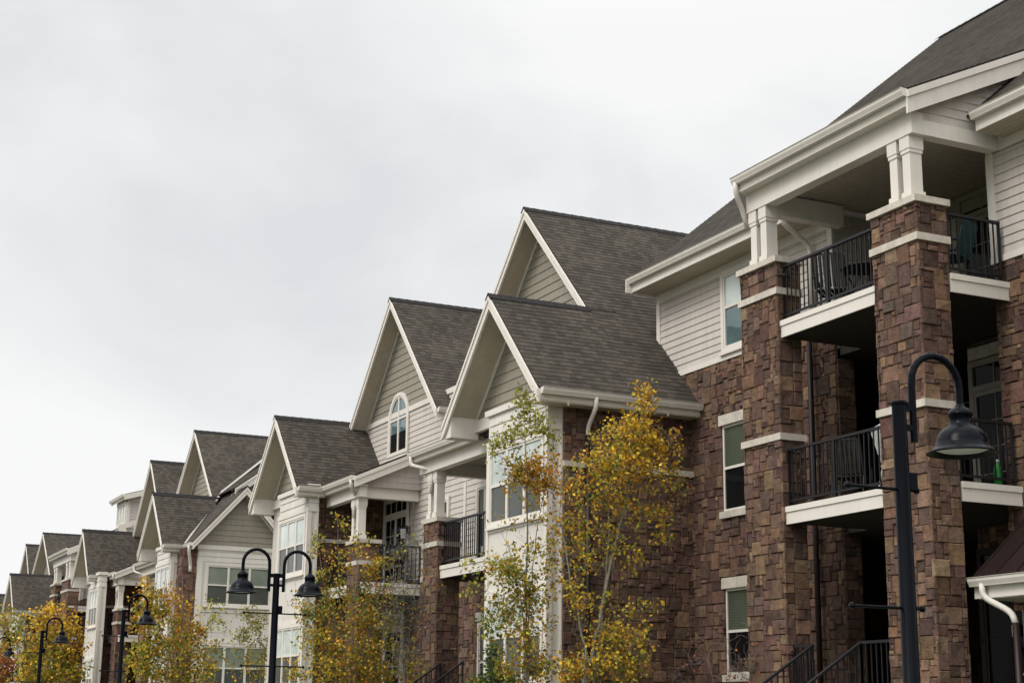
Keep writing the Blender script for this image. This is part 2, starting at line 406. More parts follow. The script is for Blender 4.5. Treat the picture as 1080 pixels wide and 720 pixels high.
def gable(par, mp, br, zr, sl, af, hwR, hwL, aw, zbase, backR, backL, polysR=None, polysL=None, sid='taupe_siding', band=True, rake_d=.26, sid_exp=.2, cheek=True, capback=None, sidL=None, sidR=None, boards='trim_paint'):
    """front gable: ridge along local a from the rake plane af backwards; b right side = smaller values.
    aw: plane of the sided gable wall, zbase its lower edge, backR/backL how deep each slope runs"""
    zR, zL = zr-sl*hwR, zr-sl*hwL
    pr = polysR or [[(af, br-hwR), (backR, br-hwR), (backR, br), (af, br)]]
    pl = polysL or [[(af, br), (backL, br), (backL, br+hwL), (af, br+hwL)]]
    r = slope_roof(par, mp, af, backR, pr, br-hwR, zR, sl, 1)
    r2 = slope_roof(par, mp, af, backL, pl, br+hwL, zL, sl, -1)
    for (bb, zz) in ((br-hwR, zR), (br+hwL, zL)):
        mb = MB(mp); d = rake_d
        top = .012
        mb.prism([(af-.012, bb, zz-.035), (af-.012, br, zr-.035), (af-.012, br, zr-.035-d), (af-.012, bb, zz-.035-d)], (.05, 0, 0))
        mb.prism([(af-.035, bb, zz-.032), (af-.035, br, zr-.032), (af-.035, br, zr-.032-.09), (af-.035, bb, zz-.032-.09)], (.0225, 0, 0))
        mb.build('rake_board', boards, r)
        # raking soffit
        mb = MB(mp); c = 1/math.sqrt(1+sl*sl); bd = 1 if bb < br else -1
        fr = ((0, bb, zz-.2), (1, 0, 0), (0, bd*c, sl*c), (0, bd*sl*c, -c))
        banded(mb, fr, [(af+.038, 0), (aw+.05, 0), (aw+.05, (br-bb)*bd/c), (af+.038, (br-bb)*bd/c)], .1, .006)
        mb.build('soffit', 'soffit_vinyl', r)
        # trim board along the soffit on the wall
        mb = MB(mp)
        mb.prism([(aw-.045, bb, zz-.2), (aw-.045, br, zr-.2), (aw-.045, br, zr-.3), (aw-.045, bb, zz-.3)], (.03, 0, 0))
        mb.build('wall_rake_trim', boards, r)
    # ridge cap
    mb = MB(mp); cb = capback or max(backR, backL); k = af-.04
    while k < cb:
        k2 = min(k+.28, cb)
        for bd in (-1, 1):
            mb.face([(k, br, zr+.035), (k2, br, zr+.024), (k2, br+bd*.13, zr-.13*sl+.024), (k, br+bd*.13, zr-.13*sl+.035)], [(k, 0), (k2, 0), (k2, .1), (k, .1)])
        mb.face([(k, br-.13, zr-.13*sl+.035), (k, br, zr+.035), (k, br+.13, zr-.13*sl+.035), (k, br+.13, zr-.13*sl), (k, br, zr-.0), (k, br-.13, zr-.13*sl)], [(0, 0)]*6)
        k += .25
    mb.build('ridge_cap', 'ridge_shingle', r)
    # sided gable wall
    if sid:
        zb = zbase; top = zr-.05; fr = ((aw, br, 0), (0, 1, 0), (0, 0, 1), (-1, 0, 0))
        wR, wL = (top-zb)/sl, (top-zb)/sl
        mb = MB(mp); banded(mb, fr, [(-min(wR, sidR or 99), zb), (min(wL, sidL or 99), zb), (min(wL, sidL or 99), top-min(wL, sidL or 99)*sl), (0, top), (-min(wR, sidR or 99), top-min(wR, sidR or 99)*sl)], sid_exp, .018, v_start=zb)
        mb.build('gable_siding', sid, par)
    if cheek:
        # boxed eave returns
        for bb, zz, bd in ((br+hwL, zL, -1), (br-hwR, zR, 1)):
            if cheek == 'L' and bd == 1: continue
            mb = MB(mp); z0, z1 = zz-.3, zz-.06
            b1 = bb+bd*(.34)
            mb.hexa(((af+.045, bb, z0), (aw+.02, bb, z0), (aw+.02, b1, z0), (af+.045, b1, z0)), ((af+.045, bb, z1), (aw+.02, bb, z1), (aw+.02, b1, zz+.34*sl-.21), (af+.045, b1, zz+.34*sl-.21)))
            mb.build('eave_return', boards, r)
    return r
MX = lambda a, b, z: (a, b, z)            # gables that look at the street
MY = lambda a, b, z: (b, a, z)            # gables that look back along the street

def pillar(par, x, y0, y1, dep, z0, zcap, bands, coarse=1.0):
    p = MB(); p.col = (.03, .022, .018); p.box(x+.0, x+dep, y0, y1, z0, zcap-.1)
    w = y1-y0
    for k, (fr, ww) in enumerate(((FX(x+.01, y0-.035, z0), w+.07), (FY(y0+.01, x-.035, z0), dep+.07), (((x+dep+.035, y1-.01, z0), (-1, 0, 0), (0, 0, 1), (0, 1, 0)), dep+.07), (((x+dep-.01, y1+.03, z0), (0, -1, 0), (0, 0, 1), (1, 0, 0)), w+.06))):
        seedn[0] += 1; stones(p, fr, ww, zcap-.1-z0, cu=.09*coarse, cv=.08*coarse, seed=seedn[0], depth=.045)
    o = p.build('stone_pillar', 'stone', par)
    mb = MB(); mb.box(x-.08, x+dep+.08, y0-.08, y1+.08, zcap-.1, zcap); mb.build('cap', 'limestone', o)
    for zb in bands:
        mb = MB(); mb.box(x-.065, x+dep+.065, y0-.065, y1+.065, zb-.11, zb); mb.build('stone_band', 'limestone', o)
    return o
def post(par, x, y0, w, z0, z1, dx=.2):
    mb = MB(); mb.box(x, x+dx, y0, y0+w, z0, z1)
    e = .025; mb.box(x-e, x+dx+e, y0-e, y0+w+e, z0+.002, z0+.12); mb.box(x-e, x+dx+e, y0-e, y0+w+e, z1-.2, z1-.002); mb.box(x-e*.6, x+dx+e*.6, y0-e*.6, y0+w+e*.6, z1-.26, z1-.2)
    return mb.build('column', 'trim_paint', par)
def slab(par, x0, x1, y0, y1, zt, xs=None, yb=None, ys=None):
    mb = MB(); mb.box(x0+.03, x1, y0+.03, y1-.0, zt-.25, zt-.004)
    if yb: mb.box(X1+.05, x1, y1+.001, yb, zt-.25, zt-.004)
    xs = xs or x0+.03; ys = ys or y0
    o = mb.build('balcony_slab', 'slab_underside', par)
    mb = MB()
    mb.box(x0, x0+.028, ys, y1, zt-.28, zt-.09); mb.box(x0-.02, x0+.028, ys-.02, y1, zt-.088, zt)
    mb.box(xs, x1, y0, y0+.028, zt-.28, zt-.09); mb.box(xs, x1, y0-.02, y0+.028, zt-.088, zt)
    mb.build('slab_fascia', 'trim_paint', o)
    return o
def door(par, fr, w, h, transom=.42, lites=2, base=0.01, trim='trim_paint'):
    mb = MB(); b = base; c = .1
    mb.fbox(fr, -c, 0, 0, h+transom+c, b, b+.05); mb.fbox(fr, w, w+c, 0, h+transom+c, b, b+.05); mb.fbox(fr, 0, w, h+transom, h+transom+c, b, b+.05)
    mb.fbox(fr, 0, w, h, h+.09, b, b+.06)
    for i in range(lites+1):
        u = w*i/lites; mb.fbox(fr, max(0, u-.05), min(w, u+.05), 0, h, b, b+.04)
    for i in range(1, lites*2): u = w*i/(lites*2); mb.fbox(fr, u-.012, u+.012, h+.09, h+transom, b, b+.025)
    for i in range(lites):
        u0, u1 = w*i/lites+.05, w*(i+1)/lites-.05
        mb.fbox(fr, u0, u1, 0, .15, b, b+.035); mb.fbox(fr, u0, u1, h-.08, h, b, b+.035)
        for k in (1,): mb.fbox(fr, u0+(u1-u0)*k/2-.008, u0+(u1-u0)*k/2+.008, .15, h-.08, b, b+.02)
        for k in (1, 2, 3): zz = .15+(h-.23)*k/4; mb.fbox(fr, u0, u1, zz-.008, zz+.008, b, b+.0205)
    o = mb.build('patio_door', trim, par)
    mb = MB(); mb.fbox(fr, .01, w-.01, .01, h+transom-.01, b-.005, b+.01); mb.build('pane', 'dark_glass', o)
    mb = MB(); mb.tube([tuple(fr[0][i]+fr[1][i]*(w/lites+.07)+fr[2][i]*z+fr[3][i]*.07 for i in range(3)) for z in (.95, 1.1)], .012, 6); mb.build('handle', 'black_metal', o)
    return o

# ================================================================= NEAR BUILDING
GZ = -H
b1 = thing('apartment_building', (15, 28, 0), 'nearest stone and cream apartment building with the three storey porch tower at its right', 'building', 'gabled apartment buildings along the street')
X1 = 16.33
# --- right block: street wall beyond the porch
YF0, YF1 = 21.35, 27.3
holes = []
for zb, zt in ((3.86, 5.5), (.86, 2.42)): holes.append((24.05-YF0, zb-.12-GZ, 24.97-YF0, zt+.22-GZ))
stone_wall(b1, FX(X1+.02, YF0, GZ), YF1-YF0, 6.82-GZ, holes)
for zb, zt in ((3.86, 5.5), (.86, 2.42)):
    o = window(b1, FX(X1+.02, 24.07, zb), .88, zt-zb, 1, .5, 'green_glass', 'dark_glass', casing=0, base=.0, proud=.04, muntin=False)
    mb = MB(); mb.fbox(FX(X1+.02, 24.03, zt), 0, .98, 0.002, .2, 0, .085); mb.build('lintel', 'limestone', o)
    mb = MB(); mb.fbox(FX(X1+.02, 24.02, zb-.13), 0, .99, 0, .128, 0, .1); mb.build('sill', 'limestone', o)
siding(b1, FX(X1, YF0, 6.86), rect(0, 0, YF1-YF0, 1.62), exposure=.142)
mb = MB(); mb.box(X1-.03, X1+.02, YF0, YF1, 8.46, 8.78); mb.box(X1-.035, X1+.02, YF1-.11, YF1+.02, 6.86, 8.46); mb.box(X1-.045, X1+.02, YF0-.02, YF1, 6.76, 6.86)
mb.box(X1-.036, X1+.02, YF0-.02, YF0+.12, 6.86, 8.46); mb.build('wall_trim', 'trim_paint', b1)
window(b1, FX(X1, 23.75, 6.98), 1.02, 1.46, 1, .55, 'mint_glass', 'arch_glass', casing=.09, base=.018)
mb = MB(); mb.box(X1+.02, 33, YF1-.02, YF1+.02, GZ, 9.2); mb.prism([(X1+.02, YF1-.02, 9.2), (24.4, YF1-.02, 15.8), (33, YF1-.02, 9.2)], (0, .04, 0)); mb.build('end_wall', 'cream_siding', b1)
mb = MB(); mb.box(32.9, 33, 5, 45.5, GZ, 9.0); mb.build('rear_wall', 'cream_siding', b1)
# main roof of the block, its eave and gutters
SL1 = .833
roof1 = slope_roof(b1, MY, 5, 27.42, [[(4, 15.74), (27.42, 15.74), (27.42, 24.44), (4, 24.44)]], 15.74, 8.96, SL1, 1)
slope_roof(b1, MY, 5, 27.42, [[(4, 24.44), (27.42, 24.44), (27.42, 33.3), (4, 33.3)]], 33.3, 16.207-SL1*8.86, SL1, -1)
mb = MB()
k = 4
while k < 27.5:
    for sx in (-1, 1): mb.face([(24.44, k, 16.26), (24.44, k+.28, 16.25), (24.44+sx*.14, k+.28, 16.13), (24.44+sx*.14, k, 16.14)], [(0, k), (0, k+.3), (.1, k+.3), (.1, k)])
    k += .25
mb.build('ridge_cap', 'ridge_shingle', roof1)
for y0, y1 in ((21.75, 27.36), (4.0, 17.02)):
    gutter(b1, (15.74, y0, 8.95), (15.74, y1, 8.95), (-1, 0), .17)
    mb = MB(); banded(mb, ((15.75, y0, 8.66), (0, 1, 0), (1, 0, 0), (0, 0, -1)), rect(0, 0, y1-y0, .58), .1, .006); mb.build('soffit', 'soffit_vinyl', b1)
mb = MB(); mb.box(15.6, 16.35, 27.362, 27.39, 8.64, 8.93); mb.build('eave_end', 'trim_paint', roof1); mb = MB(); mb.prism([(15.74, 27.395, 8.93), (15.74, 27.395, 8.7), (24.44, 27.395, 15.95), (24.44, 27.395, 16.18)], (0, .024, 0)); mb.build('rake_board', 'trim_paint', roof1)
downspout(b1, [(15.66, 21.9, 8.84), (15.66, 21.9, 8.62), (16.24, 21.88, 8.25), (16.24, 21.88, 6.95)])
downspout(b1, [(16.2, 21.95, 6.95), (16.2, 21.95, GZ+.1)], 'dark_brown_metal', .05)
# --- near wall, right of the porch
YN = 17.44
stone_wall(b1, FX(X1+.02, 12.0, GZ), YN-12.0, 6.82-GZ, [(16.3-12, .2-GZ, 17.2-12, 1.38-GZ)])
o = window(b1, FX(X1+.02, 16.42, -.25), .7, 1.45, 1, .5, casing=.05, base=.0, proud=.05)
mb = MB(); mb.fbox(FX(X1+.02, 16.32, 1.24), 0, 1.15, 0, .17, 0, .09); mb.build('lintel', 'limestone', o)
siding(b1, FX(X1, 10.0, 6.86), rect(0, 0, YN-10, 1.62), exposure=.142)
mb = MB(); mb.box(X1-.035, X1+.02, YN-.12, YN+.02, 6.86, 8.5); mb.box(X1-.03, X1+.02, 10, YN+.01, 8.5, 8.78); mb.box(X1-.045, X1+.02, 10, YN+.02, 6.76, 6.86); mb.build('wall_trim', 'trim_paint', b1)
# --- recess behind the porch
XB = 17.8
stone_wall(b1, FY(YF0+.0, X1-.02, GZ), .36, 6.1-GZ, depth=.035)
YBW = 19.75
stone_wall(b1, FX(XB, YN, GZ), YBW-YN, 6.14-GZ, depth=.03)
stone_wall(b1, FX(21.0, YBW-.1, GZ), 26.2-YBW, 6.14-GZ, depth=.03, coarse=1.8)  # deep corridor from here on is invented, to keep the recess opening dark
stone_wall(b1, FY(26.1, 16.6, GZ), 4.4, 6.14-GZ, depth=.03, coarse=1.8)
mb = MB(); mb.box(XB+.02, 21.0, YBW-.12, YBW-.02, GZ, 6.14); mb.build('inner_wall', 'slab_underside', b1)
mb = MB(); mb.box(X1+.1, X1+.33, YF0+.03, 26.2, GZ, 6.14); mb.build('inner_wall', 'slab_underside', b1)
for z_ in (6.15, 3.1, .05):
    mb = MB(); mb.box(XB+.001, 21.0, YBW-.1, YF0, z_, z_+.25); mb.box(X1+.34, 21.0, YF0+.001, 26.2, z_, z_+.25); mb.build('added_corridor_floor', 'slab_underside', b1)
stone_wall(b1, ((XB, YN, GZ), (-1, 0, 0), (0, 0, 1), (0, 1, 0)), XB-X1-.0, 6.1-GZ, depth=.03, coarse=1.4)
siding(b1, FY(YF0+.0, X1, 6.42), rect(0, 0, XB-X1, 2.4)); siding(b1, FX(XB, YN, 6.42), rect(0, 0, YF0-YN, 2.4)); siding(b1, ((XB, YN, 6.42), (-1, 0, 0), (0, 0, 1), (0, 1, 0)), rect(0, 0, XB-X1-.03, 2.4))
mb = MB(); mb.box(XB-.06, XB-.01, YN+.03, YF0-.03, 8.42, 8.74); mb.build('header_board', 'recess_shade_trim', b1)
door(b1, FX(XB-.03, 17.65, 6.42), 2.0, 1.85, .36, 2, trim='recess_shade_trim'); door(b1, FX(XB-.06, 17.65, 3.36), 1.9, 1.95, .42, 2, trim='recess_shade_trim')
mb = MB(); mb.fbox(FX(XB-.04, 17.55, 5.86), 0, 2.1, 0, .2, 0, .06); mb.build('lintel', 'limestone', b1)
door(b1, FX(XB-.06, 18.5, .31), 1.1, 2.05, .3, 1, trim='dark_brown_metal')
# --- porch tower
XP = 14.62
pillar(b1, XP+.03, 17.17, 18.13, .5, GZ, 7.52, (6.95, 4.49))
pillar(b1, XP+.03, 20.68, 21.68, .4, GZ, 7.52, (6.98, 4.55))
for y in (17.57, 17.28, 21.27, 20.98): post(b1, 14.68, y, .17, 7.52, 8.5, .22)
slab(b1, 14.68, XB, 17.14, 20.74, 6.41, 15.2, 21.33, 17.8); slab(b1, 14.68, XB, 17.14, 20.74, 3.355, 15.2, 21.33, 17.8)
mb = MB()
mb.box(14.64, 14.86, 17.16, 21.5, 8.5, 8.84)                       # front beam
mb.box(14.862, X1, 17.16, 17.36, 8.5, 8.73); mb.box(14.862, X1-.05, 20.95, 21.15, 8.36, 8.73)
mb.build('porch_beam', 'trim_paint', b1)
mb = MB(); banded(mb, ((14.8, 17.3, 8.76), (1, 0, 0), (0, 1, 0), (0, 0, -1)), rect(0, 0, XB-14.8, 3.9), .1, .007); mb.build('porch_ceiling', 'soffit_vinyl', b1)
SP = .465; XE, ZE = 14.46, 9.1
proof = slope_roof(b1, MY, 17, 21.9, [[(17.0, XE), (21.52, XE), (21.52, 18.0), (17.0, 18.0)]], XE, ZE, SP, 1, name='porch_roof')
gutter(b1, (XE-.005, 17.0, ZE-.01), (XE-.005, 21.52, ZE-.01), (-1, 0), .1)
mb = MB(); mb.box(XE, 14.7, 17.02, 21.5, 8.84, 8.87); mb.build('soffit', 'trim_paint', proof)
mb = MB()
zt = lambda x: ZE-.035+SP*(x-XE)
for ya, d0, d1, t in ((16.985, .0, .36, .04), (16.955, .0, .11, .028)):
    mb.prism([(XE-.02, ya, zt(XE)-d0), (17.8, ya, zt(17.8)-d0), (17.8, ya, zt(17.8)-d1), (XE-.02, ya, zt(XE)-d1)], (0, t, 0))
mb.prism([(XE-.02, 21.51, zt(XE)), (17.8, 21.51, zt(17.8)), (17.8, 21.51, zt(17.8)-.3), (XE-.02, 21.51, zt(XE)-.3)], (0, .03, 0))
mb.build('rake_board', 'trim_paint', proof)
siding(b1, FY(17.2, 14.7, 8.73), [(0, 0), (1.75, 0), (2.9, 1.33), (2.9, 1.45), (0, .12)], exposure=.15, name='porch_gable_siding')
siding(b1, ((17.6, 21.45, 8.73), (-1, 0, 0), (0, 0, 1), (0, 1, 0)), [(0, 0), (2.9, 0), (2.9, .15), (0, 1.4)], exposure=.15, name='porch_gable_siding')
downspout(b1, [(XE-.07, 21.44, ZE-.1), (XE-.07, 21.44, ZE-.3), (14.6, 21.56, ZE-.52), (14.72, 21.6, 8.3)])
for zt_, sc in ((6.41, .95), (3.355, .94)):
    railing(b1, (14.76, 18.15, zt_), (14.76, 20.66, zt_), sc, mid=(.52,))
    railing(b1, (15.2, 17.2, zt_), (16.24, 17.2, zt_), sc)
# landing and stairs
mb = MB(); mb.box(14.7, XB, 17.2, 21.3, .1, .3); mb.box(14.75, XB, 17.3, 21.2, GZ, .1); mb.build('porch_floor', 'pavement', b1)
railing(b1, (14.75, 18.15, .3), (14.75, 18.97, .3), .89)
railing(b1, (14.75, 20.16, .3), (14.75, 20.66, .3), .89)
for y in (18.97, 20.16): railing(b1, (12.0, y, -1.45), (14.75, y, .3), .89)
mb = MB()
for i in range(10): mb.box(14.72-.28*(i+1), 14.72-.28*i-.001, 19.0, 20.13, GZ, .3-.19*(i+1))
mb.build('entrance_steps', 'pavement', b1)
# metal entrance canopy right of the porch
cn = MB()
cn.face([(15.28, 17.08, 2.0), (15.28, 12.5, 2.0), (X1, 12.5, 2.9), (X1, 17.08, 2.9)]); cn.face([(15.28, 17.08, 1.97), (15.28, 12.5, 1.97), (X1, 12.5, 2.87), (X1, 17.08, 2.87)])
y = 17.08
while y > 12.4:
    cn.hexa(((15.28, y-.02, 2.0), (X1, y-.02, 2.9), (X1, y+.02, 2.9), (15.28, y+.02, 2.0)), ((15.28, y-.012, 2.045), (X1, y-.012, 2.945), (X1, y+.012, 2.945), (15.28, y+.012, 2.045))); y -= .4
can = cn.build('entrance_canopy', 'dark_brown_metal', b1)
g = gutter(can, (15.28, 12.5, 1.99), (15.28, 17.1, 1.99), (-1, 0), .16)
mb = MB(); mb.prism([(15.28, 17.06, 1.97), (X1, 17.06, 2.85), (X1, 17.06, 1.74), (15.28, 17.06, 1.74)], (0, .03, 0)); mb.box(15.31, X1, 12.5, 17.05, 1.70, 1.735); mb.build('canopy_side', 'trim_paint', can)
downspout(can, [(15.21, 16.86, 1.9), (15.21, 16.86, 1.72), (15.38, 16.5, 1.5), (15.4, 16.46, 1.34)])
downspout(can, [(15.4, 16.46, 1.36), (15.4, 16.46, GZ)], 'dark_brown_metal', .05)
mb = MB(); fr = FX(X1-.05, 17.0, GZ)
mb.fbox(fr, 0, .42, 0, 3.2, 0, .02); dd_ = mb.build('entrance_door', 'dark_glass', b1)
mb = MB(); mb.fbox(fr, .17, .2, 0, 3.2, .021, .06); mb.fbox(fr, .2, .42, 2.3, 2.33, .021, .05); mb.build('frame', 'flashing_metal', dd_)

# ---------------------------------------------------------------- the repeated gabled section
def white_box(par, x, y0, y1, ztop, wins, xback, sc=1.0, lites=3):
    """projecting bay clad in white panels; wins = list of (z0, z1)"""
    w = y1-y0
    o_ = MB(); o_.box(x+.03, xback, y0+.03, y1-.03, GZ, ztop); core = o_.build('bay', 'box_panel', par)
    mb = MB(); fr = FX(x+.03, y0, 0)
    zt = wins[0][1]+.14
    banded(mb, fr, rect(.1, zt, w-.1, ztop), .2, .02, v_start=zt+.02); 
    fr2 = FY(y0+.03, x, 0); d = xback-x
    banded(mb, fr2, rect(.05, zt, d, ztop), .2, .02, v_start=zt+.02)
    mb.build('frieze_board', 'box_panel', core)
    mb = MB()
    for u0, u1 in ((0, .11), (w-.11, w)): mb.fbox(fr, u0, u1, GZ, zt-.021, 0, .03)
    for k in range(len(wins)):
        z0 = wins[k][0]; zn = wins[k+1][1] if k+1 < len(wins) else GZ
        mb.fbox(fr, .11, w-.11, z0-.17, z0-.09, 0, .025); mb.fbox(fr, .11, w-.11, zn+.09, zn+.18, 0, .025)
        for i in range(1, 3): mb.fbox(fr, w*i/3-.03, w*i/3+.03, zn+.18, z0-.17, 0, .016)
    mb.fbox(fr, -.006, w+.03, zt-.02, zt+.1, 0, .035)
    mb.fbox(fr2, .031, .12, GZ, zt-.021, 0, .027); mb.fbox(fr2, d-.07, d, GZ, zt-.021, 0, .026)
    for k in range(len(wins)): mb.fbox(fr2, .12, d-.07, wins[k][0]-.25, wins[k][0]-.16, 0, .022)
    mb.fbox(fr2, .031, d, zt-.02, zt+.1, 0, .036)
    mb.build('corner_trim', 'trim_paint', core)
    for z0, z1 in wins:
        window(core, FX(x+.03, y0+.2, z0), w-.4, z1-z0, lites, .52, 'mint_glass', 'screen_glass', casing=.08, base=.002, proud=.05)
    return core
def back_window(par, x, y0, w, z0, h, up='screen_glass', lo='dark_glass', lites=1):
    return window(par, FX(x, y0, z0), w, h, lites, .5, up, lo, casing=.1, base=.018)

def section(b, P):
    yl, zl, hw = P['yl'], P['zl'], P['hw']; yu, zu, yui = P['yu'], P['zu'], P['yui']; y3, z3, h3 = P['y3'], P['z3'], P['h3']; y4, z4, h4 = P['y4'], P['z4'], P['h4']
    dz, ky, cs = P['dz'], P['ky'], P['cs']
    sl = P['sl']; ze = zl-sl*hw; yR = yl-hw; X3 = 15.45
    slu = (zu-ze)/(yu-yR)            # one shared right slope
    yside = yR+.36*ky                # stone side wall
    XU = 15.05
    # B2: lower gable in front of the larger one, right slope shared
    bx = P['xback']
    rp = [[(12.76, yR), (XU, yR), (XU, yl), (12.76, yl)]]
    gable(b, MX, yl, zl, sl, 12.76, hw, hw, 13.42, ze+.08, XU, 15.7, cheek='L', capback=XU+.02, polysR=rp)
    up = [[(XU, yl), (24, yl), (24, yu), (XU, yu)]]
    up.append([(XU, yR), (X1, yR), (X1, yui), (XU, yui)]); up.append([(XU, yui), (24, yui), (24, yl), (XU, yl)])
    hL = (yu-yR)*P.get('leftk', .9)
    gable(b, MX, yu, zu, slu, XU, yu-yR, hL, 15.6, zl-.1, 24, 24, polysR=up, cheek=False, rake_d=.24)
    gutter(b, (12.8, yR, ze-.01), (X1-.02, yR, ze-.01), (0, -1), .1)
    mb = MB(); mb.box(12.8, X1, yR+.01, yside+.03, ze-.26, ze-.22); mb.build('soffit', 'soffit_vinyl', b)
    if P.get('ds', 1): downspout(b, [(13.95, yR-.06, ze-.1), (13.95, yR-.06, ze-.3), (13.95, yside-.09, ze-.62), (13.95, yside-.09, ze-.8)])
    if P.get('ds', 1): downspout(b, [(13.95, yside-.09, ze-.78), (13.95, yside-.09, GZ)], 'dark_brown_metal', .05)
    # bay and stone side wall
    y0b, y1b = P['box2']
    white_box(b, 13.15, y0b, y1b, ze-.03, [(3.8+dz, 5.25+dz), (.75+dz, 2.3+dz)], 13.5)
    mb = MB(); mb.box(13.12, 13.46, y0b-.04, y1b+.06, ze-.03, ze+.09); mb.box(13.36, 13.46, y1b+.061, yl+hw-.3, ze-.16, ze+.09); mb.build('gable_foot_trim', 'trim_paint', b)
    xe = P.get('xe', X1+.05)
    stone_wall(b, FY(yside+.02, 13.47, GZ), xe-13.47, ze-.24-GZ, coarse=cs)
    mb = MB(); mb.box(13.46, xe-.02, yside-.06, yside+.02, 4.66+dz, 4.77+dz); mb.build('stone_band', 'limestone', b)
    mb = MB(); mb.box(13.45, xe+1, yside+.02, y1b-.02, GZ, ze-.05); mb.build('inner_wall', 'cream_siding', b)
    mb = MB(); mb.box(15.66, 24, yR+.5, yu+hL-.5, ze-.05, ze+.05); mb.build('attic_floor', 'slab_underside', b)
    # B3 wall and gable
    sl3 = 1.05 if ky == 1 else (z3-(ze+1.6))/h3
    gable(b, MX, y3, z3, sl3, 14.95, h3, h3, X3, 8.2+dz, 24, 24, cheek=False, capback=22, rake_d=.24)
    yA, yB = y1b-.05, y4-h4+.4
    siding(b, FX(X3, yA, 0), rect(0, 3.5+dz, y4+h4-yA, 8.12+dz), exposure=.15)
    mb = MB(); mb.box(X3-.04, X3+.0, yl+hw+.8, y4+h4, 8.08+dz, 8.22+dz); mb.build('band_board', 'trim_paint', b)
    mb = MB(); mb.box(X3+.02, X3+.2, yA, y4+h4, GZ, 8.2+dz); mb.build('inner_wall', 'cream_siding', b)
    stone_wall(b, FX(X3+.0, yA, GZ), y4+h4-yA, 3.5+dz-GZ, coarse=cs, depth=.04)
    # arched window
    yc, zs, rw, z0 = y3+.3*ky, 8.0+dz, .64*ky, 7.1+dz
    o = MB(); fr = FX(X3-.018, yc, 0); n = 14
    def ring(ri, ro, n0, n1):
        for i in range(n):
            a, c = math.pi*i/n, math.pi*(i+1)/n
            q = [(ri*math.cos(a), zs+ri*math.sin(a)), (ro*math.cos(a), zs+ro*math.sin(a)), (ro*math.cos(c), zs+ro*math.sin(c)), (ri*math.cos(c), zs+ri*math.sin(c))]
            T = lambda p, nn: (fr[0][0]-nn, yc+p[0], p[1])
            o.hexa([T(p, n0) for p in q], [T(p, n1) for p in q])
    ring(rw, rw+.1, 0, .05); ring(rw-.05, rw, 0, .035)
    for s in (-1, 1):
        o.fbox(fr, *(sorted((s*rw, s*(rw+.1)))), z0-.1, zs, 0, .05); o.fbox(fr, *(sorted((s*(rw-.05), s*rw))), z0, zs, 0, .035)
    o.fbox(fr, -rw, rw, z0-.1, z0, 0, .05); o.fbox(fr, -.04, .04, z0, zs+rw-.02, 0, .04); o.fbox(fr, -rw, rw, zs-.03, zs+.03, 0, .036)
    o.fbox(fr, -rw-.1, rw+.1, z0-.42, z0-.1, 0, .03)
    ow = o.build('arched_window', 'trim_paint', b)
    mb = MB(); pts = [(fr[0][0]-.008, yc+rw*math.cos(math.pi*i/n), zs+rw*math.sin(math.pi*i/n)) for i in range(n+1)]
    mb.face(pts); mb.face([(fr[0][0]-.008, yc-rw, zs), (fr[0][0]-.008, yc+rw, zs), (fr[0][0]-.008, yc+rw, z0), (fr[0][0]-.008, yc-rw, z0)]); mb.build('pane', 'arch_glass', ow)
    mb = MB(); mb.box(fr[0][0]-.016, fr[0][0]-.004, yc-rw+.05, yc+rw-.05, z0, z0+.52); mb.build('pane', 'dark_glass', ow)
    # small gutter between B2 and B3
    yg = y3-h3
    gutter(b, (14.97, yg+.0, z3-sl3*h3), (16.2, yg+.0, z3-sl3*h3), (0, -1), .12)
    # B4 lower gable
    sl4 = P['sl4']; ze4 = z4-sl4*h4
    gable(b, MX, y4, z4, sl4, 12.76, h4, h4, 13.42, ze4+.08, X3, 15.6, cheek='L', capback=X3)
    b0, b1_ = P['box4']
    white_box(b, 13.13, b0, b1_, ze4-.03, [(3.8+dz, 5.27+dz), (.8+dz, 2.35+dz)], 13.45)
    mb = MB(); mb.box(13.1, 13.46, b0-.04, b1_+.06, ze4-.03, ze4+.09); mb.box(13.36, 13.46, b1_+.061, y4+h4-.3, ze4-.16, ze4+.09); mb.build('gable_foot_trim', 'trim_paint', b)
    ys4 = y4-h4+.36*ky
    stone_wall(b, FY(ys4+.02, 13.43, GZ), X3-13.43, ze4-.2-GZ, coarse=cs)
    mb = MB(); mb.box(13.43, X3, ys4-.06, ys4+.02, 4.6+dz, 4.7+dz); mb.build('stone_band', 'limestone', b)
    mb = MB(); mb.box(13.45, X3+4, ys4+.03, y4+h4-.3, GZ, ze4-.06); mb.build('inner_wall', 'cream_siding', b)
    gutter(b, (12.8, y4-h4, ze4-.01), (13.55, y4-h4, ze4-.01), (0, -1), .1)
    mb = MB(); mb.box(12.8, 13.6, y4-h4+.01, ys4+.03, ze4-.26, ze4-.22); mb.build('soffit', 'soffit_vinyl', b)
    # the two porches; (y near, y far), eave plane 13.5
    zp = P.get('zp', 6.06+dz); XE2 = 13.55; SPo = .46
    for (ya, yb, side) in ((yl+hw*.97, P['prR'], 'R'), (P['prL'], y4-h4, 'L')):
        pr = slope_roof(b, MY, ya, yb, [[(ya, XE2), (yb+.0, XE2), (yb, X3), (ya, X3)]], XE2, zp, SPo, 1, name='porch_roof')
        gutter(b, (XE2-.003, ya, zp-.01), (XE2-.003, yb, zp-.01), (-1, 0), .1)
        mb = MB(); zt2 = lambda x: zp-.035+SPo*(x-XE2)
        ye = yb if side == 'R' else ya
        s = 1 if side == 'R' else -1
        mb.prism([(XE2-.02, ye+s*.0, zt2(XE2)), (X3, ye, zt2(X3)), (X3, ye, zt2(X3)-.28), (XE2-.02, ye, zt2(XE2)-.28)], (0, s*.035, 0))
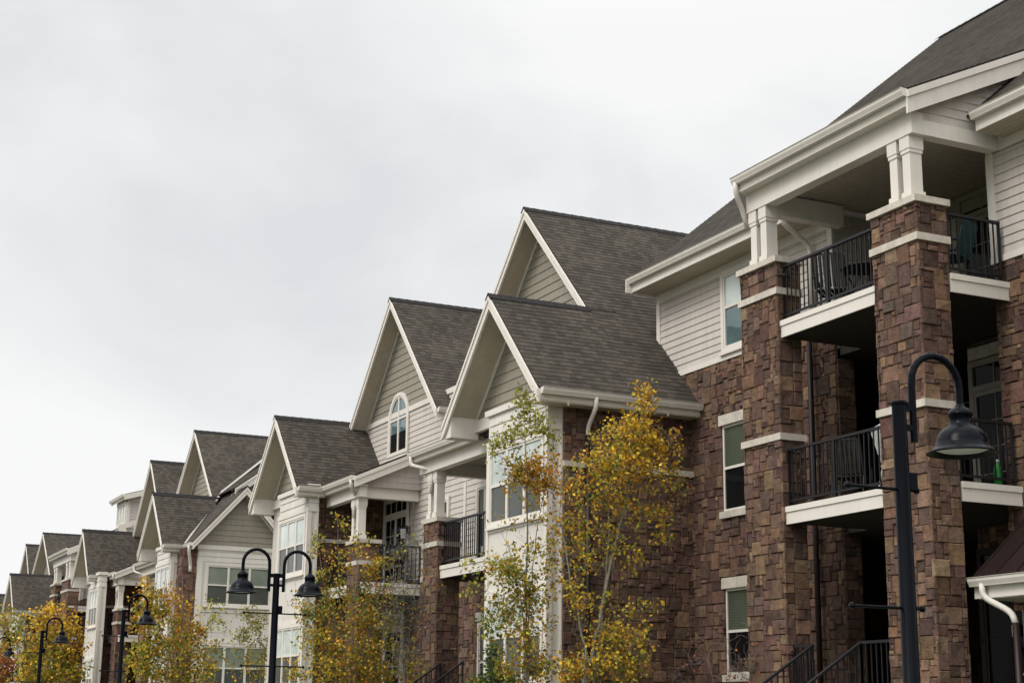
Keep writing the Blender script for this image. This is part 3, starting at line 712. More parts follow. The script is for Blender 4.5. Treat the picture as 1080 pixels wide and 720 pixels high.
        mb.prism([(XE2-.02, ye+s*.035, zt2(XE2)), (X3, ye+s*.035, zt2(X3)), (X3, ye+s*.035, zt2(X3)-.1), (XE2-.02, ye+s*.035, zt2(XE2)-.1)], (0, s*.025, 0))
        mb.build('rake_board', 'trim_paint', pr)
        mb = MB(); mb.box(XE2+.01, 13.9, ya, yb, zp-.25, zp-.22); mb.build('soffit', 'soffit_vinyl', pr)
        # beams
        zb0, zb1 = zp-.52, zp-.22; yi = ye-s*.25
        mb = MB(); mb.box(13.72, 13.92, y1b+.0 if side == 'R' else ya+.1, max(ya, yb)-.1 if side == 'R' else yb+.3, zb0, zb1)
        mb.box(13.922, X3-.02, min(yi, yi-s*.2), max(yi, yi-s*.2), zb0, zb1); mb.build('porch_beam', 'trim_paint', pr)
        mb = MB(); yq = y1b if side == 'R' else ya+.12; banded(mb, ((13.8, yq, zb1-.02), (1, 0, 0), (0, 1, 0), (0, 0, -1)), rect(0, 0, X3-13.8, yb-yq-(.12 if side == 'R' else 0)), .1, .006); mb.build('porch_ceiling', 'soffit_vinyl', pr)
        yw = yi if side == 'R' else yi
        if side == 'L': siding(pr, FY(ye+.24, 13.8, zb1), [(0, 0), (X3-13.8, 0), (X3-13.8, .78), (0, .02)], exposure=.15, name='porch_gable_siding')
        else: siding(pr, ((X3, ye-.24, zb1), (-1, 0, 0), (0, 0, 1), (0, 1, 0)), [(0, 0), (X3-13.8, 0), (X3-13.8, .02), (0, .78)], exposure=.15, name='porch_gable_siding')
        # pillar with its two posts
        pw = .78*ky; py = (ye-s*.3-pw if side == 'R' else ye+.25)
        pillar(b, 13.82, py, py+pw, .5, GZ, 4.47+dz, (3.92+dz,), cs)
        for q in (.1, .44): post(b, 13.8, py+q*ky, .17*ky, 4.47+dz, zb0, .2)
        zf = 3.36+dz
        y_0, y_1 = (y1b-.02, ye-.25) if side == 'R' else (ye+.0, yb+.3)
        slab(b, 13.87, X3, y_0, y_1, zf)
        if side == 'R': railing(b, (13.92, y1b, zf), (13.92, py, zf), .98, mid=(.5,))
        else:
            railing(b, (13.88, py+pw, zf), (13.88, yb+.3, zf), .98); railing(b, (14.35, ye+.06, zf), (X3-.03, ye+.06, zf), .98)
        # downspout off the porch eave
        yd = ye-s*.12
        downspout(pr, [(XE2-.07, yd, zp-.1), (XE2-.07, yd, zp-.3), (13.82, py+pw/2, zb0+.05), (13.76, py+pw/2, zb0-.5)])
        # stairs
        mb = MB(); mb.box(13.85, X3, y_0, y_1, GZ, .25+dz); mb.build('porch_floor', 'pavement', b)
        ys = (py-1.35*ky, py-.12) if side == 'R' else (py+pw+.15, py+pw+1.35*ky)
        for y in ys: railing(b, (11.4, y, -1.45), (13.9, y, .28+dz), .95)
        mb = MB()
        for i in range(9): mb.box(13.84-.28*(i+1), 13.84-.28*i-.001, ys[0]+.04, ys[1]-.04, GZ, .25+dz-.19*(i+1))
        mb.build('entrance_steps', 'pavement', b)
    # walls behind the porches
    pR, pL = P['prR'], P['prL']
    mb = MB(); mb.box(X3-.035, X3, pR-.18, pR-.02, 3.5+dz, zp-.5); mb.box(X3-.045, X3, pR-.1, pL, 3.42+dz, 3.54+dz); mb.box(X3-.035, X3, P['trimY'], P['trimY']+.14, 3.5+dz, zp-.4); mb.build('wall_trim', 'trim_paint', b)
    back_window(b, X3, P['trimY']-1.75*ky, 1.0, 3.95+dz, 1.45); back_window(b, X3, P['trimY']+1.1*ky, .34, 4.4+dz, .95)
    door(b, FX(X3-.02, pL+1.0*ky, 3.37+dz), 1.6*ky, 1.95, .4, 2)
    door(b, FX(X3-.05, pL+1.1*ky, .3+dz), 1.2*ky, 2.0, .3, 1)
    o = window(b, FX(X3-.045, P['trimY']-1.9*ky, .6+dz), .85, 1.55, 1, .45, 'green_glass', 'dark_glass', casing=.07, base=.0, proud=.06)
    mb = MB(); mb.fbox(FX(X3-.045, P['trimY']-2.05*ky, 2.24+dz), 0, 1.15, 0, .2, 0, .08); mb.build('lintel', 'limestone', o)

section(b1, dict(yl=27.97, zl=8.38, hw=2.28, sl=1.02, yu=31.1, zu=11.5, yui=27.28, y3=39.35, z3=11.3, h3=3.5, y4=42.45, z4=8.3, h4=2.22, sl4=1.02, dz=0, ky=1.0, cs=1.0,
                 xback=16.33, box2=(26.1, 28.83), box4=(40.32, 42.95), prR=33.95, prL=37.8, trimY=35.0))
mb = MB(); mb.box(13.5, 24, 44.5, 44.6, GZ, 6); mb.build('end_wall', 'cream_siding', b1)
# wall lantern by the upper porch door
ln = MB(); ln.col = (1, 1, 1)
ln.box(15.36, 15.43, 38.64, 38.72, 4.75, 4.95); ln.box(15.2, 15.4, 38.66, 38.70, 4.93, 4.96)
ln.lathe((15.25, 38.68, 4.88), [(0, .08), (.05, .06), (.09, 0), (.085, -.01)], 10); lo = ln.build('wall_lantern', 'black_metal', b1)
mb = MB(); mb.lathe((15.25, 38.68, 4.62), [(.06, 0), (.08, .25), (0, .25)], 10); mb.build('lantern_glass', 'white_plastic', lo)

# ================================================================= SECOND BUILDING
b2 = thing('apartment_building', (15, 62, 0), 'middle apartment building whose sided end gable with wide three pane windows faces the viewer', 'building', 'gabled apartment buildings along the street')
P2 = dict(yl=57.42, zl=7.95, hw=1.95, sl=1.05, yu=61.0, zu=11.04, yui=57.0, y3=68.1, z3=10.83, h3=3.0, y4=70.85, z4=7.96, h4=1.9, sl4=1.12, dz=-.1, ky=1.1, cs=1.5,
          xback=16.3, box2=(55.6, 57.95), box4=(68.2, 70.3), prR=63.3, prL=67.0, trimY=64.0, zp=5.86, xe=15, ds=0)
section(b2, P2)
# side block: its gables look back along the street
Yw = 54.75; zE = 5.92
gable(b2, MY, 15.42, 8.0, 1.12, 54.35, 1.83, 1.83, Yw-.02, zE-.08, 58, 58, polysR=[[(54.35, 13.59), (55.5, 13.59), (57.4, 15.42), (54.35, 15.42)]], cheek=False, sid_exp=.2)
gable(b2, MY, 18.2, 10.25, .74, 55.3, 2.95, 5.2, 55.8, 8.0, 60, 60, polysR=[[(55.3, 15.25), (57.9, 15.25), (60.5, 18.2), (55.3, 18.2)]], cheek=False, sid_exp=.2, rake_d=.3)
mb = MB()                                                         # valley flashing where the two roofs meet
mb.prism([(13.55, 55.5, 5.95), (13.62, 55.45, 5.98), (15.55, 57.85, 8.28), (15.45, 57.9, 8.28)], (0, 0, .03)); mb.prism([(15.47, 57.88, 8.28), (15.55, 57.83, 8.28), (17.6, 59.65, 9.9), (17.5, 59.7, 9.9)], (0, 0, .03)); mb.build('valley_flashing', 'flashing_metal', b2)
sb = MB(); sb.box(13.9, 17.2, Yw, 56.2, GZ, zE-.05); sbo = sb.build('side_bay', 'box_panel', b2)
mb = MB(); fr = FY(Yw, 13.9, 0)
banded(mb, fr, rect(0, 5.3, 3.3, zE-.06), .18, .018, v_start=5.3); mb.build('frieze_board', 'box_panel', sbo)
mb = MB(); mb.fbox(fr, 0, .16, GZ, 5.3, 0, .03); mb.fbox(fr, .16, 3.3, 3.55, 3.68, 0, .025); mb.fbox(fr, .16, 3.3, 2.5, 2.6, 0, .025); mb.fbox(fr, -.05, 3.3, zE-.2, zE-.05, 0, .05); mb.build('corner_trim', 'trim_paint', sbo)
for z0, z1 in ((3.82, 5.16), (.9, 2.38)): window(sbo, FY(Yw, 14.24, z0), 2.3, z1-z0, 3, .5, 'curtain_glass', 'screen_glass', casing=.08, base=.002, proud=.05)
stone_wall(b2, FX(13.42, 54.95, GZ), .9, zE-.2-GZ, coarse=1.5); stone_wall(b2, FY(54.97, 13.4, GZ), .55, zE-.2-GZ, coarse=1.5)
downspout(b2, [(13.5, 54.55, zE-.1), (13.5, 54.55, zE-.3), (13.66, 54.86, zE-.75), (13.66, 54.86, zE-1.0)], r=.055)
gutter(b2, (13.58, 54.36, zE-.02), (13.58, 55.5, zE-.02), (-1, 0), .1)
mb = MB(); mb.box(17.0, 17.1, 54.9, 72.6, GZ, 6); mb.box(13.6, 24, 72.5, 72.6, GZ, 5.7); mb.build('rear_wall', 'cream_siding', b2)

# ================================================================= FAR BUILDING
b3 = thing('apartment_building', (15, 92, 0), 'farthest apartment building with a small porch tower and a raised dormer window at the left', 'building', 'gabled apartment buildings along the street')
P3 = dict(yl=92.0, zl=7.64, hw=2.2, sl=.98, yu=96.4, zu=10.5, yui=91, y3=102, z3=10.33, h3=3.2, y4=106.5, z4=7.5, h4=2.2, sl4=1.0, dz=-.45, ky=1.15, cs=2.2,
          xback=16.3, box2=(90.1, 92.8), box4=(104.5, 107), prR=98, prL=101.5, trimY=99.0, zp=5.5)
section(b3, P3)
dzt = -.62
stone_wall(b3, FX(X1+.05, 74.5, GZ), 16, 6.2-GZ, coarse=2.2)
siding(b3, FX(X1, 74.5, 6.2), rect(0, 0, 16, 1.7))
mb = MB(); mb.box(X1+.06, 24, 74.5, 90.4, GZ, 8.1); mb.build('inner_wall', 'cream_siding', b3)
slope_roof(b3, MY, 74, 90.6, [[(74, 15.74), (90.6, 15.74), (90.6, 22), (74, 22)]], 15.74, 8.3, .62, 1)
gutter(b3, (15.74, 74, 8.29), (15.74, 90.6, 8.29), (-1, 0), .17)
pillar(b3, XP, 84.0, 86.0, .5, GZ, 7.52+dzt, (6.95+dzt, 4.5+dzt), 2.2); pillar(b3, XP, 88.0, 89.3, .45, GZ, 7.52+dzt, (6.95+dzt, 4.5+dzt), 2.2)
for y in (84.3, 85.2, 88.2, 88.8): post(b3, 14.68, y, .35, 7.52+dzt, 8.45+dzt, .25)
for z in (6.1+dzt, 3.1+dzt):
    slab(b3, 14.68, X1, 84.0, 88.1, z); railing(b3, (14.76, 86.0, z), (14.76, 88, z), .98, step=.16); railing(b3, (15.1, 84.05, z), (16.3, 84.05, z), .98, step=.16)
    door(b3, FX(X1-.04, 84.8, z+.02), 2.0, 1.9, .4, 2)
pr3 = slope_roof(b3, MY, 83.8, 89.6, [[(83.8, 14.4), (89.6, 14.4), (89.6, 17.6), (83.8, 17.6)]], 14.4, 9.05+dzt, .465, 1, name='porch_roof')
gutter(b3, (14.4, 83.8, 9.04+dzt), (14.4, 89.6, 9.04+dzt), (-1, 0), .12)
mb = MB(); mb.box(14.62, 14.85, 84.0, 89.3, 8.43+dzt, 8.8+dzt); mb.box(14.86, X1, 84.0, 84.25, 8.43+dzt, 8.75+dzt)
mb.prism([(14.38, 83.76, 9.0+dzt), (17.6, 83.76, 10.5+dzt), (17.6, 83.76, 10.12+dzt), (14.38, 83.76, 8.66+dzt)], (0, .05, 0)); mb.build('porch_beam', 'trim_paint', pr3)
mb = MB(); mb.prism([(14.7, 84.1, 8.7+dzt), (17.4, 84.1, 8.7+dzt), (17.4, 84.1, 10.1+dzt)], (0, .05, 0)); mb.build('porch_gable_siding', 'cream_siding', pr3)
# raised dormer on the roof
d0 = MB(); d0.box(16.0, 22, 77.40, 79.85, 8.2, 10.5); dm = d0.build('dormer', 'cream_siding', b3)
siding(dm, FY(77.39, 16.0, 8.9), rect(.12, 0, 3.5, 1.55), name='dormer_siding')
mb = MB(); mb.box(15.96, 16.12, 77.35, 77.50, 8.9, 10.3); mb.box(15.96, 16.0, 77.35, 79.85, 10.2, 10.5); mb.box(15.965, 19.8, 77.33, 77.36, 10.22, 10.5); mb.build('dormer_trim', 'trim_paint', dm)
window(dm, FX(16.0, 77.70, 9.2), 1.85, .95, 3, 0, 'mint_glass', casing=.1, base=.002, proud=.06)
slope_roof(dm, MY, 77.05, 80.25, [[(77.00, 15.75), (80.25, 15.75), (80.25, 20), (77.00, 20)]], 15.75, 10.5, .3, 1, name='dormer_roof')
gutter(dm, (15.75, 77.00, 10.49), (15.75, 80.25, 10.49), (-1, 0), .1)
mb = MB(); mb.prism([(15.73, 76.97, 10.47), (20, 76.97, 11.75), (20, 76.97, 11.5), (15.73, 76.97, 10.22)], (0, .04, 0)); mb.build('rake_board', 'trim_paint', dm)
mb = MB(); mb.prism([(15.5, 76.85, 8.95), (18.5, 76.85, 10.1), (18.5, 76.85, 9.85), (15.5, 76.85, 8.7)], (0, .05, 0)); mb.build('lower_rake', 'trim_paint', dm)
mb = MB(); mb.box(24, 24.1, 74.5, 110, GZ, 7); mb.box(13.5, 24, 108.6, 108.7, GZ, 5.2); mb.build('rear_wall', 'cream_siding', b3)

# ================================================================= STREET LAMPS
def lamp_head(root, s):
    """gooseneck arm with bell shade on the +x (s=1) or -x (s=-1) side; heights from the pole top"""
    bx, by, bz = root['_loc']; T = 3.8-H
    def Q(x, z): return (bx+s*x, by, T+z)
    mb = MB(); pts = [Q(.12, -.28), Q(.12, 0.0), Q(.12, .13)]
    for i in range(1, 13): a = math.pi*(1-i/12); pts.append(Q(.335+.215*math.cos(a), .15+.215*math.sin(a)))
    pts.append(Q(.55, .02)); mb.tube(pts, .027, 10)
    mb.box(*sorted((bx+s*.03, bx+s*.125)), by-.02, by+.02, T-.06, T-.0); mb.box(*sorted((bx+s*.03, bx+s*.125)), by-.02, by+.02, T-.2, T-.16)
    arm = mb.build('lamp_arm', 'lamp_paint', root, smooth=False)
    mb = MB(); c = Q(.55, 0)
    mb.lathe(c, [(0, .035), (.03, .034), (.035, .02), (.04, .01), (.07, -.005), (.085, -.03), (.09, -.045), (.086, -.05), (.082, -.052), (.082, -.11), (.088, -.115), (.09, -.125), (.13, -.145), (.165, -.185), (.185, -.235), (.19, -.262), (.197, -.268), (.2, -.28), (.225, -.3), (.25, -.315), (.252, -.325), (.24, -.325), (.19, -.29), (.17, -.25), (.1, -.15), (0, -.14)], 32)
    sh = mb.build('lamp_shade', 'lamp_paint', arm, smooth=True)
    mb = MB(); mb.lathe((c[0], c[1], c[2]), [(.185, -.292), (.15, -.305), (0, -.315)], 24); mb.build('lamp_lens', 'lamp_lens', sh, smooth=True)
def make_lamp(heads, label, loc):
    r = thing('street_lamp', (loc[0], loc[1], 0), label, 'street lamp', 'black gooseneck street lamps along the street')
    r['_loc'] = [loc[0], loc[1], 0]; x, y = loc; T = 3.8-H
    mb = MB(); mb.lathe((x, y, 0), [(.09, GZ), (.088, GZ+.8), (.064, GZ+.82), (.05, T-.03)], 20); mb.lathe((x, y, T), [(.05, -.03), (.055, -.028), (.055, -.002), (.05, .004), (0, .006)], 20); mb.build('pole', 'lamp_paint', r, smooth=True)
    mb = MB(); mb.lathe((x, y, GZ), [(.2, 0), (.2, .04), (.15, .06), (.13, .3), (.1, .36), (.085, .4)], 20); mb.build('base', 'lamp_paint', r, smooth=True)
    mb = MB(); mb.box(x+.045, x+.11, y-.03, y+.03, T-.62, T-.5); mb.build('photocell_box', 'lamp_paint', r)
    for z in (-.62, -1.43):
        mb = MB(); e = (-.47, .12) if len(heads) == 1 else (-.5, .5)
        mb.tube([(x+e[0], y, T+z), (x+e[1], y, T+z)], .011, 8)
        for k in e: mb.lathe((x+k, y, T+z), [(0, -.024), (.017, -.017), (.024, 0), (.017, .017), (0, .024)], 10)
        mb.build('banner_rod', 'lamp_paint', r)
    for s in heads: lamp_head(r, s)
    return r
def copy_tree(o, parent=None):
    c = o.copy(); C.objects.link(c)
    if parent is not None: c.parent = parent
    for ch in list(o.children): copy_tree(ch, c)
    return c
single = make_lamp((1,), 'large black single arm street lamp nearest the viewer in front of the stone porch tower', (7.08, 8.58))
make_lamp((-1, 1), 'black street lamp with two gooseneck arms before the wide three pane windows', (7.39, 24.12))
for (x, y, sc, lab) in ((9.4, 45.0, 1.18, 'black single arm street lamp standing left of the dense golden tree'), (8.1, 50.5, 1.08, 'thin black single arm street lamp in front of the low golden trees at far left'), (9.45, 71.0, 1.15, 'farthest small street lamp cut by the left edge of the photo')):
    c = copy_tree(single); c.location = (x, y, 0); c.scale = (sc,)*3; c['label'] = lab

# ================================================================= PORCH FURNITURE
def patio_chair(x, y, z, rot, label, mat='chair_mesh', group=None, frame='black_metal'):
    r = thing('patio_chair', (x, y, z+H), label, 'chair', group)
    r['_loc'] = [0, 0, H]
    mb = MB()
    for k in range(7): mb.box(-.24+k*.07, -.19+k*.07, -.24, .24, .43, .45)
    mb.build('seat', mat, r)
    mb = MB()
    for k in range(7):
        u = -.22+k*.067; mb.hexa(((u, .2, .48), (u+.045, .2, .48), (u+.045, .22, .48), (u, .22, .48)), ((u, .34, .98), (u+.045, .34, .98), (u+.045, .36, .98), (u, .36, .98)))
    mb.tube([(-.25, .2, .46), (-.25, .35, .95), (-.2, .36, 1.0), (.2, .36, 1.0), (.25, .35, .95), (.25, .2, .46)], .016, 6); mb.build('backrest', mat, r)
    for sx in (-1, 1):
        mb = MB(); mb.tube([(sx*.26, -.26, 0), (sx*.26, -.24, .62), (sx*.26, -.18, .66), (sx*.26, .22, .66), (sx*.26, .27, .64)], .016, 6); mb.build('armrest', frame, r)
        mb = MB(); mb.tube([(sx*.25, .3, 0), (sx*.25, .2, .44)], .016, 6); mb.build('leg', frame, r)
    r['_loc'] = [x, y, z+H]; r.location = (x, y, z+H); r.rotation_euler = (0, 0, rot)
    return r
CG = 'patio chairs on the balconies'
patio_chair(15.35, 20.1, 6.41, 2.3, 'dark slatted patio chair at the far end of the top balcony', group=CG)
patio_chair(15.5, 18.75, 6.41, .9, 'dark slatted patio chair beside the table on the top balcony', group=CG)
patio_chair(15.75, 17.75, 6.41, 3.6, 'teal patio chair behind the near side railing of the top balcony', 'teal_cushion', CG)
patio_chair(15.3, 18.55, 3.355, 1.2, 'white plastic patio chair on the middle balcony beside the stone pillar', 'white_plastic', CG, 'white_plastic')
patio_chair(15.5, 20.0, 3.355, 2.2, 'dark slatted patio chair on the middle balcony by the far pillar', group=CG)
t = thing('patio_table', (15.45, 19.4, 6.41+H), 'small round dark table between the chairs of the top balcony', 'table')
mb = MB(); mb.lathe((15.45, 19.4, 6.41), [(0, .7), (.36, .7), (.38, .69), (.38, .67), (0, .665)], 24); mb.build('tabletop', 'chair_mesh', t)
for k in range(4):
    a = k*math.pi/2+.4; mb = MB(); mb.tube([(15.45+.3*math.cos(a), 19.4+.3*math.sin(a), 6.41), (15.45+.12*math.cos(a), 19.4+.12*math.sin(a), 7.08)], .014, 6); mb.build('leg', 'black_metal', t)
def bottle(x, y, z, mat, label, sc=1.0):
    r = thing('bottle', (x, y, z+H), label, 'bottle')
    mb = MB(); mb.lathe((x, y, z), [(0, 0), (.05*sc, 0), (.055*sc, .02), (.055*sc, .2*sc), (.045*sc, .25*sc), (.02*sc, .31*sc)], 14); mb.build('body', mat, r, smooth=True)
    mb = MB(); mb.lathe((x, y, z), [(.022*sc, .31*sc), (.022*sc, .34*sc), (0, .34*sc)], 12); mb.build('cap', 'white_plastic', r)
bottle(16.02, 17.3, 3.36, 'green_bottle', 'bright green bottle standing behind the near railing of the middle balcony', 1.15)
b_ = [o for o in bpy.data.objects if o.get('category') == 'bottle'][0]
mb = MB(); mb.lathe((16.02, 17.3, 3.36), [(.0565, .09), (.0568, .2)], 14); mb.build('paper_label', 'yellow_label', b_)
g = thing('barbecue_grill', (14.95, 38.35, 3.36+H), 'black covered barbecue grill behind the railing of the left porch', 'grill')
mb = MB(); mb.lathe((14.95, 38.35, 3.36), [(0, .55), (.18, .56), (.29, .66), (.31, .76)], 18); mb.build('bowl', 'black_metal', g, smooth=True)
mb = MB(); mb.lathe((14.95, 38.35, 3.36), [(.315, .765), (.29, .9), (.2, 1.0), (.03, 1.04), (0, 1.04)], 18); mb.build('lid', 'black_metal', g, smooth=True)
for k in range(3):
    a = k*2.1; mb = MB(); mb.tube([(14.95+.3*math.cos(a), 38.35+.3*math.sin(a), 3.36), (14.95+.14*math.cos(a), 38.35+.14*math.sin(a), 3.95)], .014, 6); mb.build('leg', 'black_metal', g)

# ================================================================= TREES
GOLD = [(.74, .48, .035), (.85, .60, .07), (.68, .40, .03), (.66, .32, .03), (.50, .42, .05), (.80, .53, .045), (.30, .18, .05)]
ORANGE = [(.56, .25, .025), (.48, .18, .022), (.60, .34, .035), (.36, .25, .04)]
OLIVE = [(.30, .31, .05), (.22, .25, .045), (.42, .38, .05), (.36, .31, .045)]
PALE = [(.36, .30, .12), (.27, .26, .09), (.42, .33, .12)]
RED = [(.42, .12, .04), (.36, .17, .05), (.30, .10, .04)]
GREEN = [(.09, .16, .03), (.06, .11, .025), (.14, .20, .04)]
PALN = dict(g=GOLD, o=ORANGE, v=OLIVE, p=PALE, r=RED, n=GREEN)
def tree(name, Y, stems, blobs, label, cat, bark=(.42, .38, .33), r0=.055, leaf=.05, seed=1, group=None, twig=True, dens=1.25):
    """stems: polylines (photo px,py at distance Y); blobs: (px, py, rx, ry, leaves, palette letters, dY)"""
    rs = np.random.RandomState(seed); rnd = random.Random(seed)
    st = []
    foot = at(*stems[0][0], Y)
    for s in stems:
        pts = []; oy = rs.uniform(-.25, .25)
        for i, (px, py) in enumerate(s): pts.append(at(px, py, Y+oy*min(1, i/2.0)))
        st.append(pts)
    base = np.array((foot[0], foot[1], GZ))
    root = thing(name, (base[0], base[1], 0), label, cat, group)
    tr = MB(); nodes_, rad_ = [], []
    for si, pts in enumerate(st):
        full = [base+np.array((rs.uniform(-.05, .05), rs.uniform(-.05, .05), 0))] + pts if pts[0][2] > GZ else pts
        # resample smoothly
        P = []
        for i in range(len(full)-1):
            n = max(2, int(np.linalg.norm(full[i+1]-full[i])/.15))
            for k in range(n): P.append(full[i]+(full[i+1]-full[i])*k/n)
        P.append(full[-1]); P = np.array(P)
        for _ in range(2): P[1:-1] = (P[:-2]+P[1:-1]*2+P[2:])/4
        P[1:-1] += rs.normal(0, .008, P[1:-1].shape)
        rr = r0*(1-.25*(si > 0))*np.linspace(1, .12, len(P))
        tr.col = tuple(x*rnd.uniform(.85, 1.1) for x in bark); tr.tube(P, rr, 7)
        for p, r in zip(P, rr): nodes_.append(p); rad_.append(r)
    NP = [np.array(nodes_)]; NR = [np.array(rad_)]
    att, leaves = [], []
    for (px, py, rx, ry, nl, pal, dY) in blobs:
        nl = nl*dens; c = at(px, py, Y+dY); sx = np.linalg.norm(c)/FPX; nc = max(3, int(nl/15)) if twig != 'many' else int(nl*1.4)
        for _ in range(nc):
            q = rs.normal(0, .5, 3); q = q/max(1, np.linalg.norm(q)/1.15)
            att.append((c+CR*q[0]*rx*sx+np.array((0, 0, 1.))*q[1]*ry*sx+np.array((_F[0], _F[1], 0))*q[2]*rx*sx*.9, pal, nl/nc))
    tw = MB()
    allp, allr = NP[0], NR[0]
    att.sort(key=lambda a: np.min(np.linalg.norm(NP[0]-a[0], axis=1)))
    for (p, pal, nl) in att:
        d = allp-p; dist = np.linalg.norm(d, axis=1)+np.maximum(0, d[:, 2])*2.5+.0
        j = int(np.argmin(dist)); a = allp[j]; ln = np.linalg.norm(p-a)
        if ln > .03:
            k = max(3, int(ln/.12)); ts = np.linspace(0, 1, k+1)
            ctrl = (a+p)/2+np.array((0, 0, -.08*ln))+rs.normal(0, .06*ln, 3)
            cv = np.array([(1-t)**2*a+2*t*(1-t)*ctrl+t*t*p for t in ts])
            ra = min(allr[j]*.6, .004+.009*ln); rr = np.linspace(ra, .0022, k+1)
            tw.col = tuple(x*rnd.uniform(.55, .9) for x in bark) if ra < .012 else tuple(x*.8 for x in bark)
            tw.tube(cv, rr, 4, cap=False)
            allp = np.vstack((allp, cv[1:])); allr = np.concatenate((allr, rr[1:]))
            if twig:
                for _ in range(2 if twig is True else 3):
                    s_ = cv[rs.randint(1, k+1)]; e_ = s_+rs.normal(0, .13, 3)+np.array((0, 0, .05)); tw.tube([s_, (s_+e_)/2+rs.normal(0, .02, 3), e_], [.003, .0025, .0015], 3, cap=False)
        leaves.append((p, pal, nl))
    tro = tr.build('trunk', 'bark', root, smooth=True)
    if tw.f: tw.build('branches', 'bark', root, smooth=True)
    lf = MB()
    for (p, pal, nl) in leaves:
        for _ in range(max(1, int(nl*rs.uniform(.6, 1.5)))):
            c = p+rs.normal(0, 1, 3)*np.array((.075, .075, .075))*(leaf/.055); L_ = leaf*rs.uniform(.75, 1.55)
            d = rs.normal(0, 1, 3); d[2] -= .7; d /= np.linalg.norm(d)
            s = np.cross(d, rs.normal(0, 1, 3)); s /= np.linalg.norm(s)+1e-6; n = np.cross(d, s)
            col = rnd.choice(PALN[rnd.choice(pal)]); k = rs.uniform(.5, 1.3); lf.col = (col[0]*k, col[1]*k*rs.uniform(.9, 1.1), col[2]*k)
            m_ = c+d*L_*.5; w = L_*rs.uniform(.3, .44); e = n*L_*rs.uniform(-.1, .28)
            b0 = len(lf.v); lf.v += [tuple(c), tuple(m_+s*w+e), tuple(c+d*L_), tuple(m_-s*w+e)]
            lf.f.append((b0, b0+1, b0+2)); lf.c.append(lf.col); lf.f.append((b0, b0+2, b0+3)); lf.c.append(lf.col)
    if lf.f: lf.build('crown', 'leaf', root)
    return root
TG = 'young autumn trees in front of the buildings'
BW = (.27, .235, .195)
tree('birch_tree', 23.0, [[(600, 860), (618, 720), (631, 660), (643, 600), (656, 545), (667, 500), (675, 450), (678, 408)],
                          [(604, 860), (626, 720), (634, 660), (640, 600), (643, 545), (640, 495), (634, 455)],
                          [(600, 860), (619, 690), (608, 640), (598, 590), (590, 545), (592, 500)]],
     [(679, 420, 14, 16, 240, 'gg', 0), (668, 450, 22, 16, 420, 'ggg', 0), (655, 468, 30, 16, 560, 'ggv', 0), (690, 468, 24, 20, 460, 'ggo', .2), (640, 490, 30, 16, 520, 'gggv', -.2), (670, 492, 30, 14, 440, 'ggo', 0),
      (708, 505, 18, 18, 170, 'gov', .1), (615, 505, 22, 16, 200, 'gov', 0), (640, 525, 38, 20, 320, 'gov', .1), (690, 530, 26, 22, 230, 'gov', 0), (600, 545, 22, 26, 200, 'gov', -.1), (640, 560, 36, 24, 230, 'gv', 0), (700, 565, 16, 20, 70, 'gv', 0), (610, 590, 28, 26, 170, 'gv', .2),
      (665, 595, 30, 20, 90, 'gv', 0), (640, 630, 34, 22, 120, 'gv', 0), (600, 640, 22, 22, 130, 'gov', 0), (655, 672, 28, 16, 480, 'ggv', -.2), (640, 700, 34, 16, 520, 'gggv', 0), (668, 700, 16, 16, 200, 'gv', 0), (605, 705, 22, 18, 240, 'ggo', .1), (675, 640, 20, 18, 60, 'gv', 0)],
     'white stemmed birch clump with a dense golden top before the dark stone side wall', 'tree', BW, .045, .056, 3, TG)
tree('birch_tree', 24.4, [[(556, 860), (556, 720), (555, 640), (556, 570), (556, 500), (553, 445), (551, 412)], [(552, 860), (556, 690), (548, 620), (538, 580), (528, 560)], [(556, 860), (558, 640), (566, 560), (574, 520), (578, 480)]],
     [(553, 420, 14, 16, 90, 'v', 0), (560, 445, 24, 16, 150, 'v', 0), (538, 462, 24, 14, 120, 'v', 0), (522, 475, 12, 10, 40, 'v', 0), (580, 462, 14, 14, 70, 'v', 0), (562, 495, 26, 16, 360, 'oog', 0), (575, 510, 16, 18, 180, 'oog', 0), (545, 500, 20, 14, 150, 'govv', 0),
      (552, 540, 28, 22, 70, 'ov', 0), (560, 575, 26, 22, 90, 'govv', 0), (530, 598, 24, 16, 220, 'gvv', 0), (552, 608, 26, 16, 220, 'gvvn', 0), (535, 635, 24, 18, 200, 'vvg', .1), (562, 640, 26, 22, 170, 'govv', 0), (550, 672, 28, 18, 260, 'govv', 0), (520, 655, 14, 18, 90, 'vn', 0), (560, 702, 34, 16, 380, 'govv', 0), (500, 610, 10, 26, 60, 'v', .1), (583, 600, 14, 30, 100, 'govv', 0)],
     'thin sparse tree with olive and orange leaves in front of the white window bay', 'tree', (.22, .18, .16), .035, .055, 4, TG, dens=1.9)
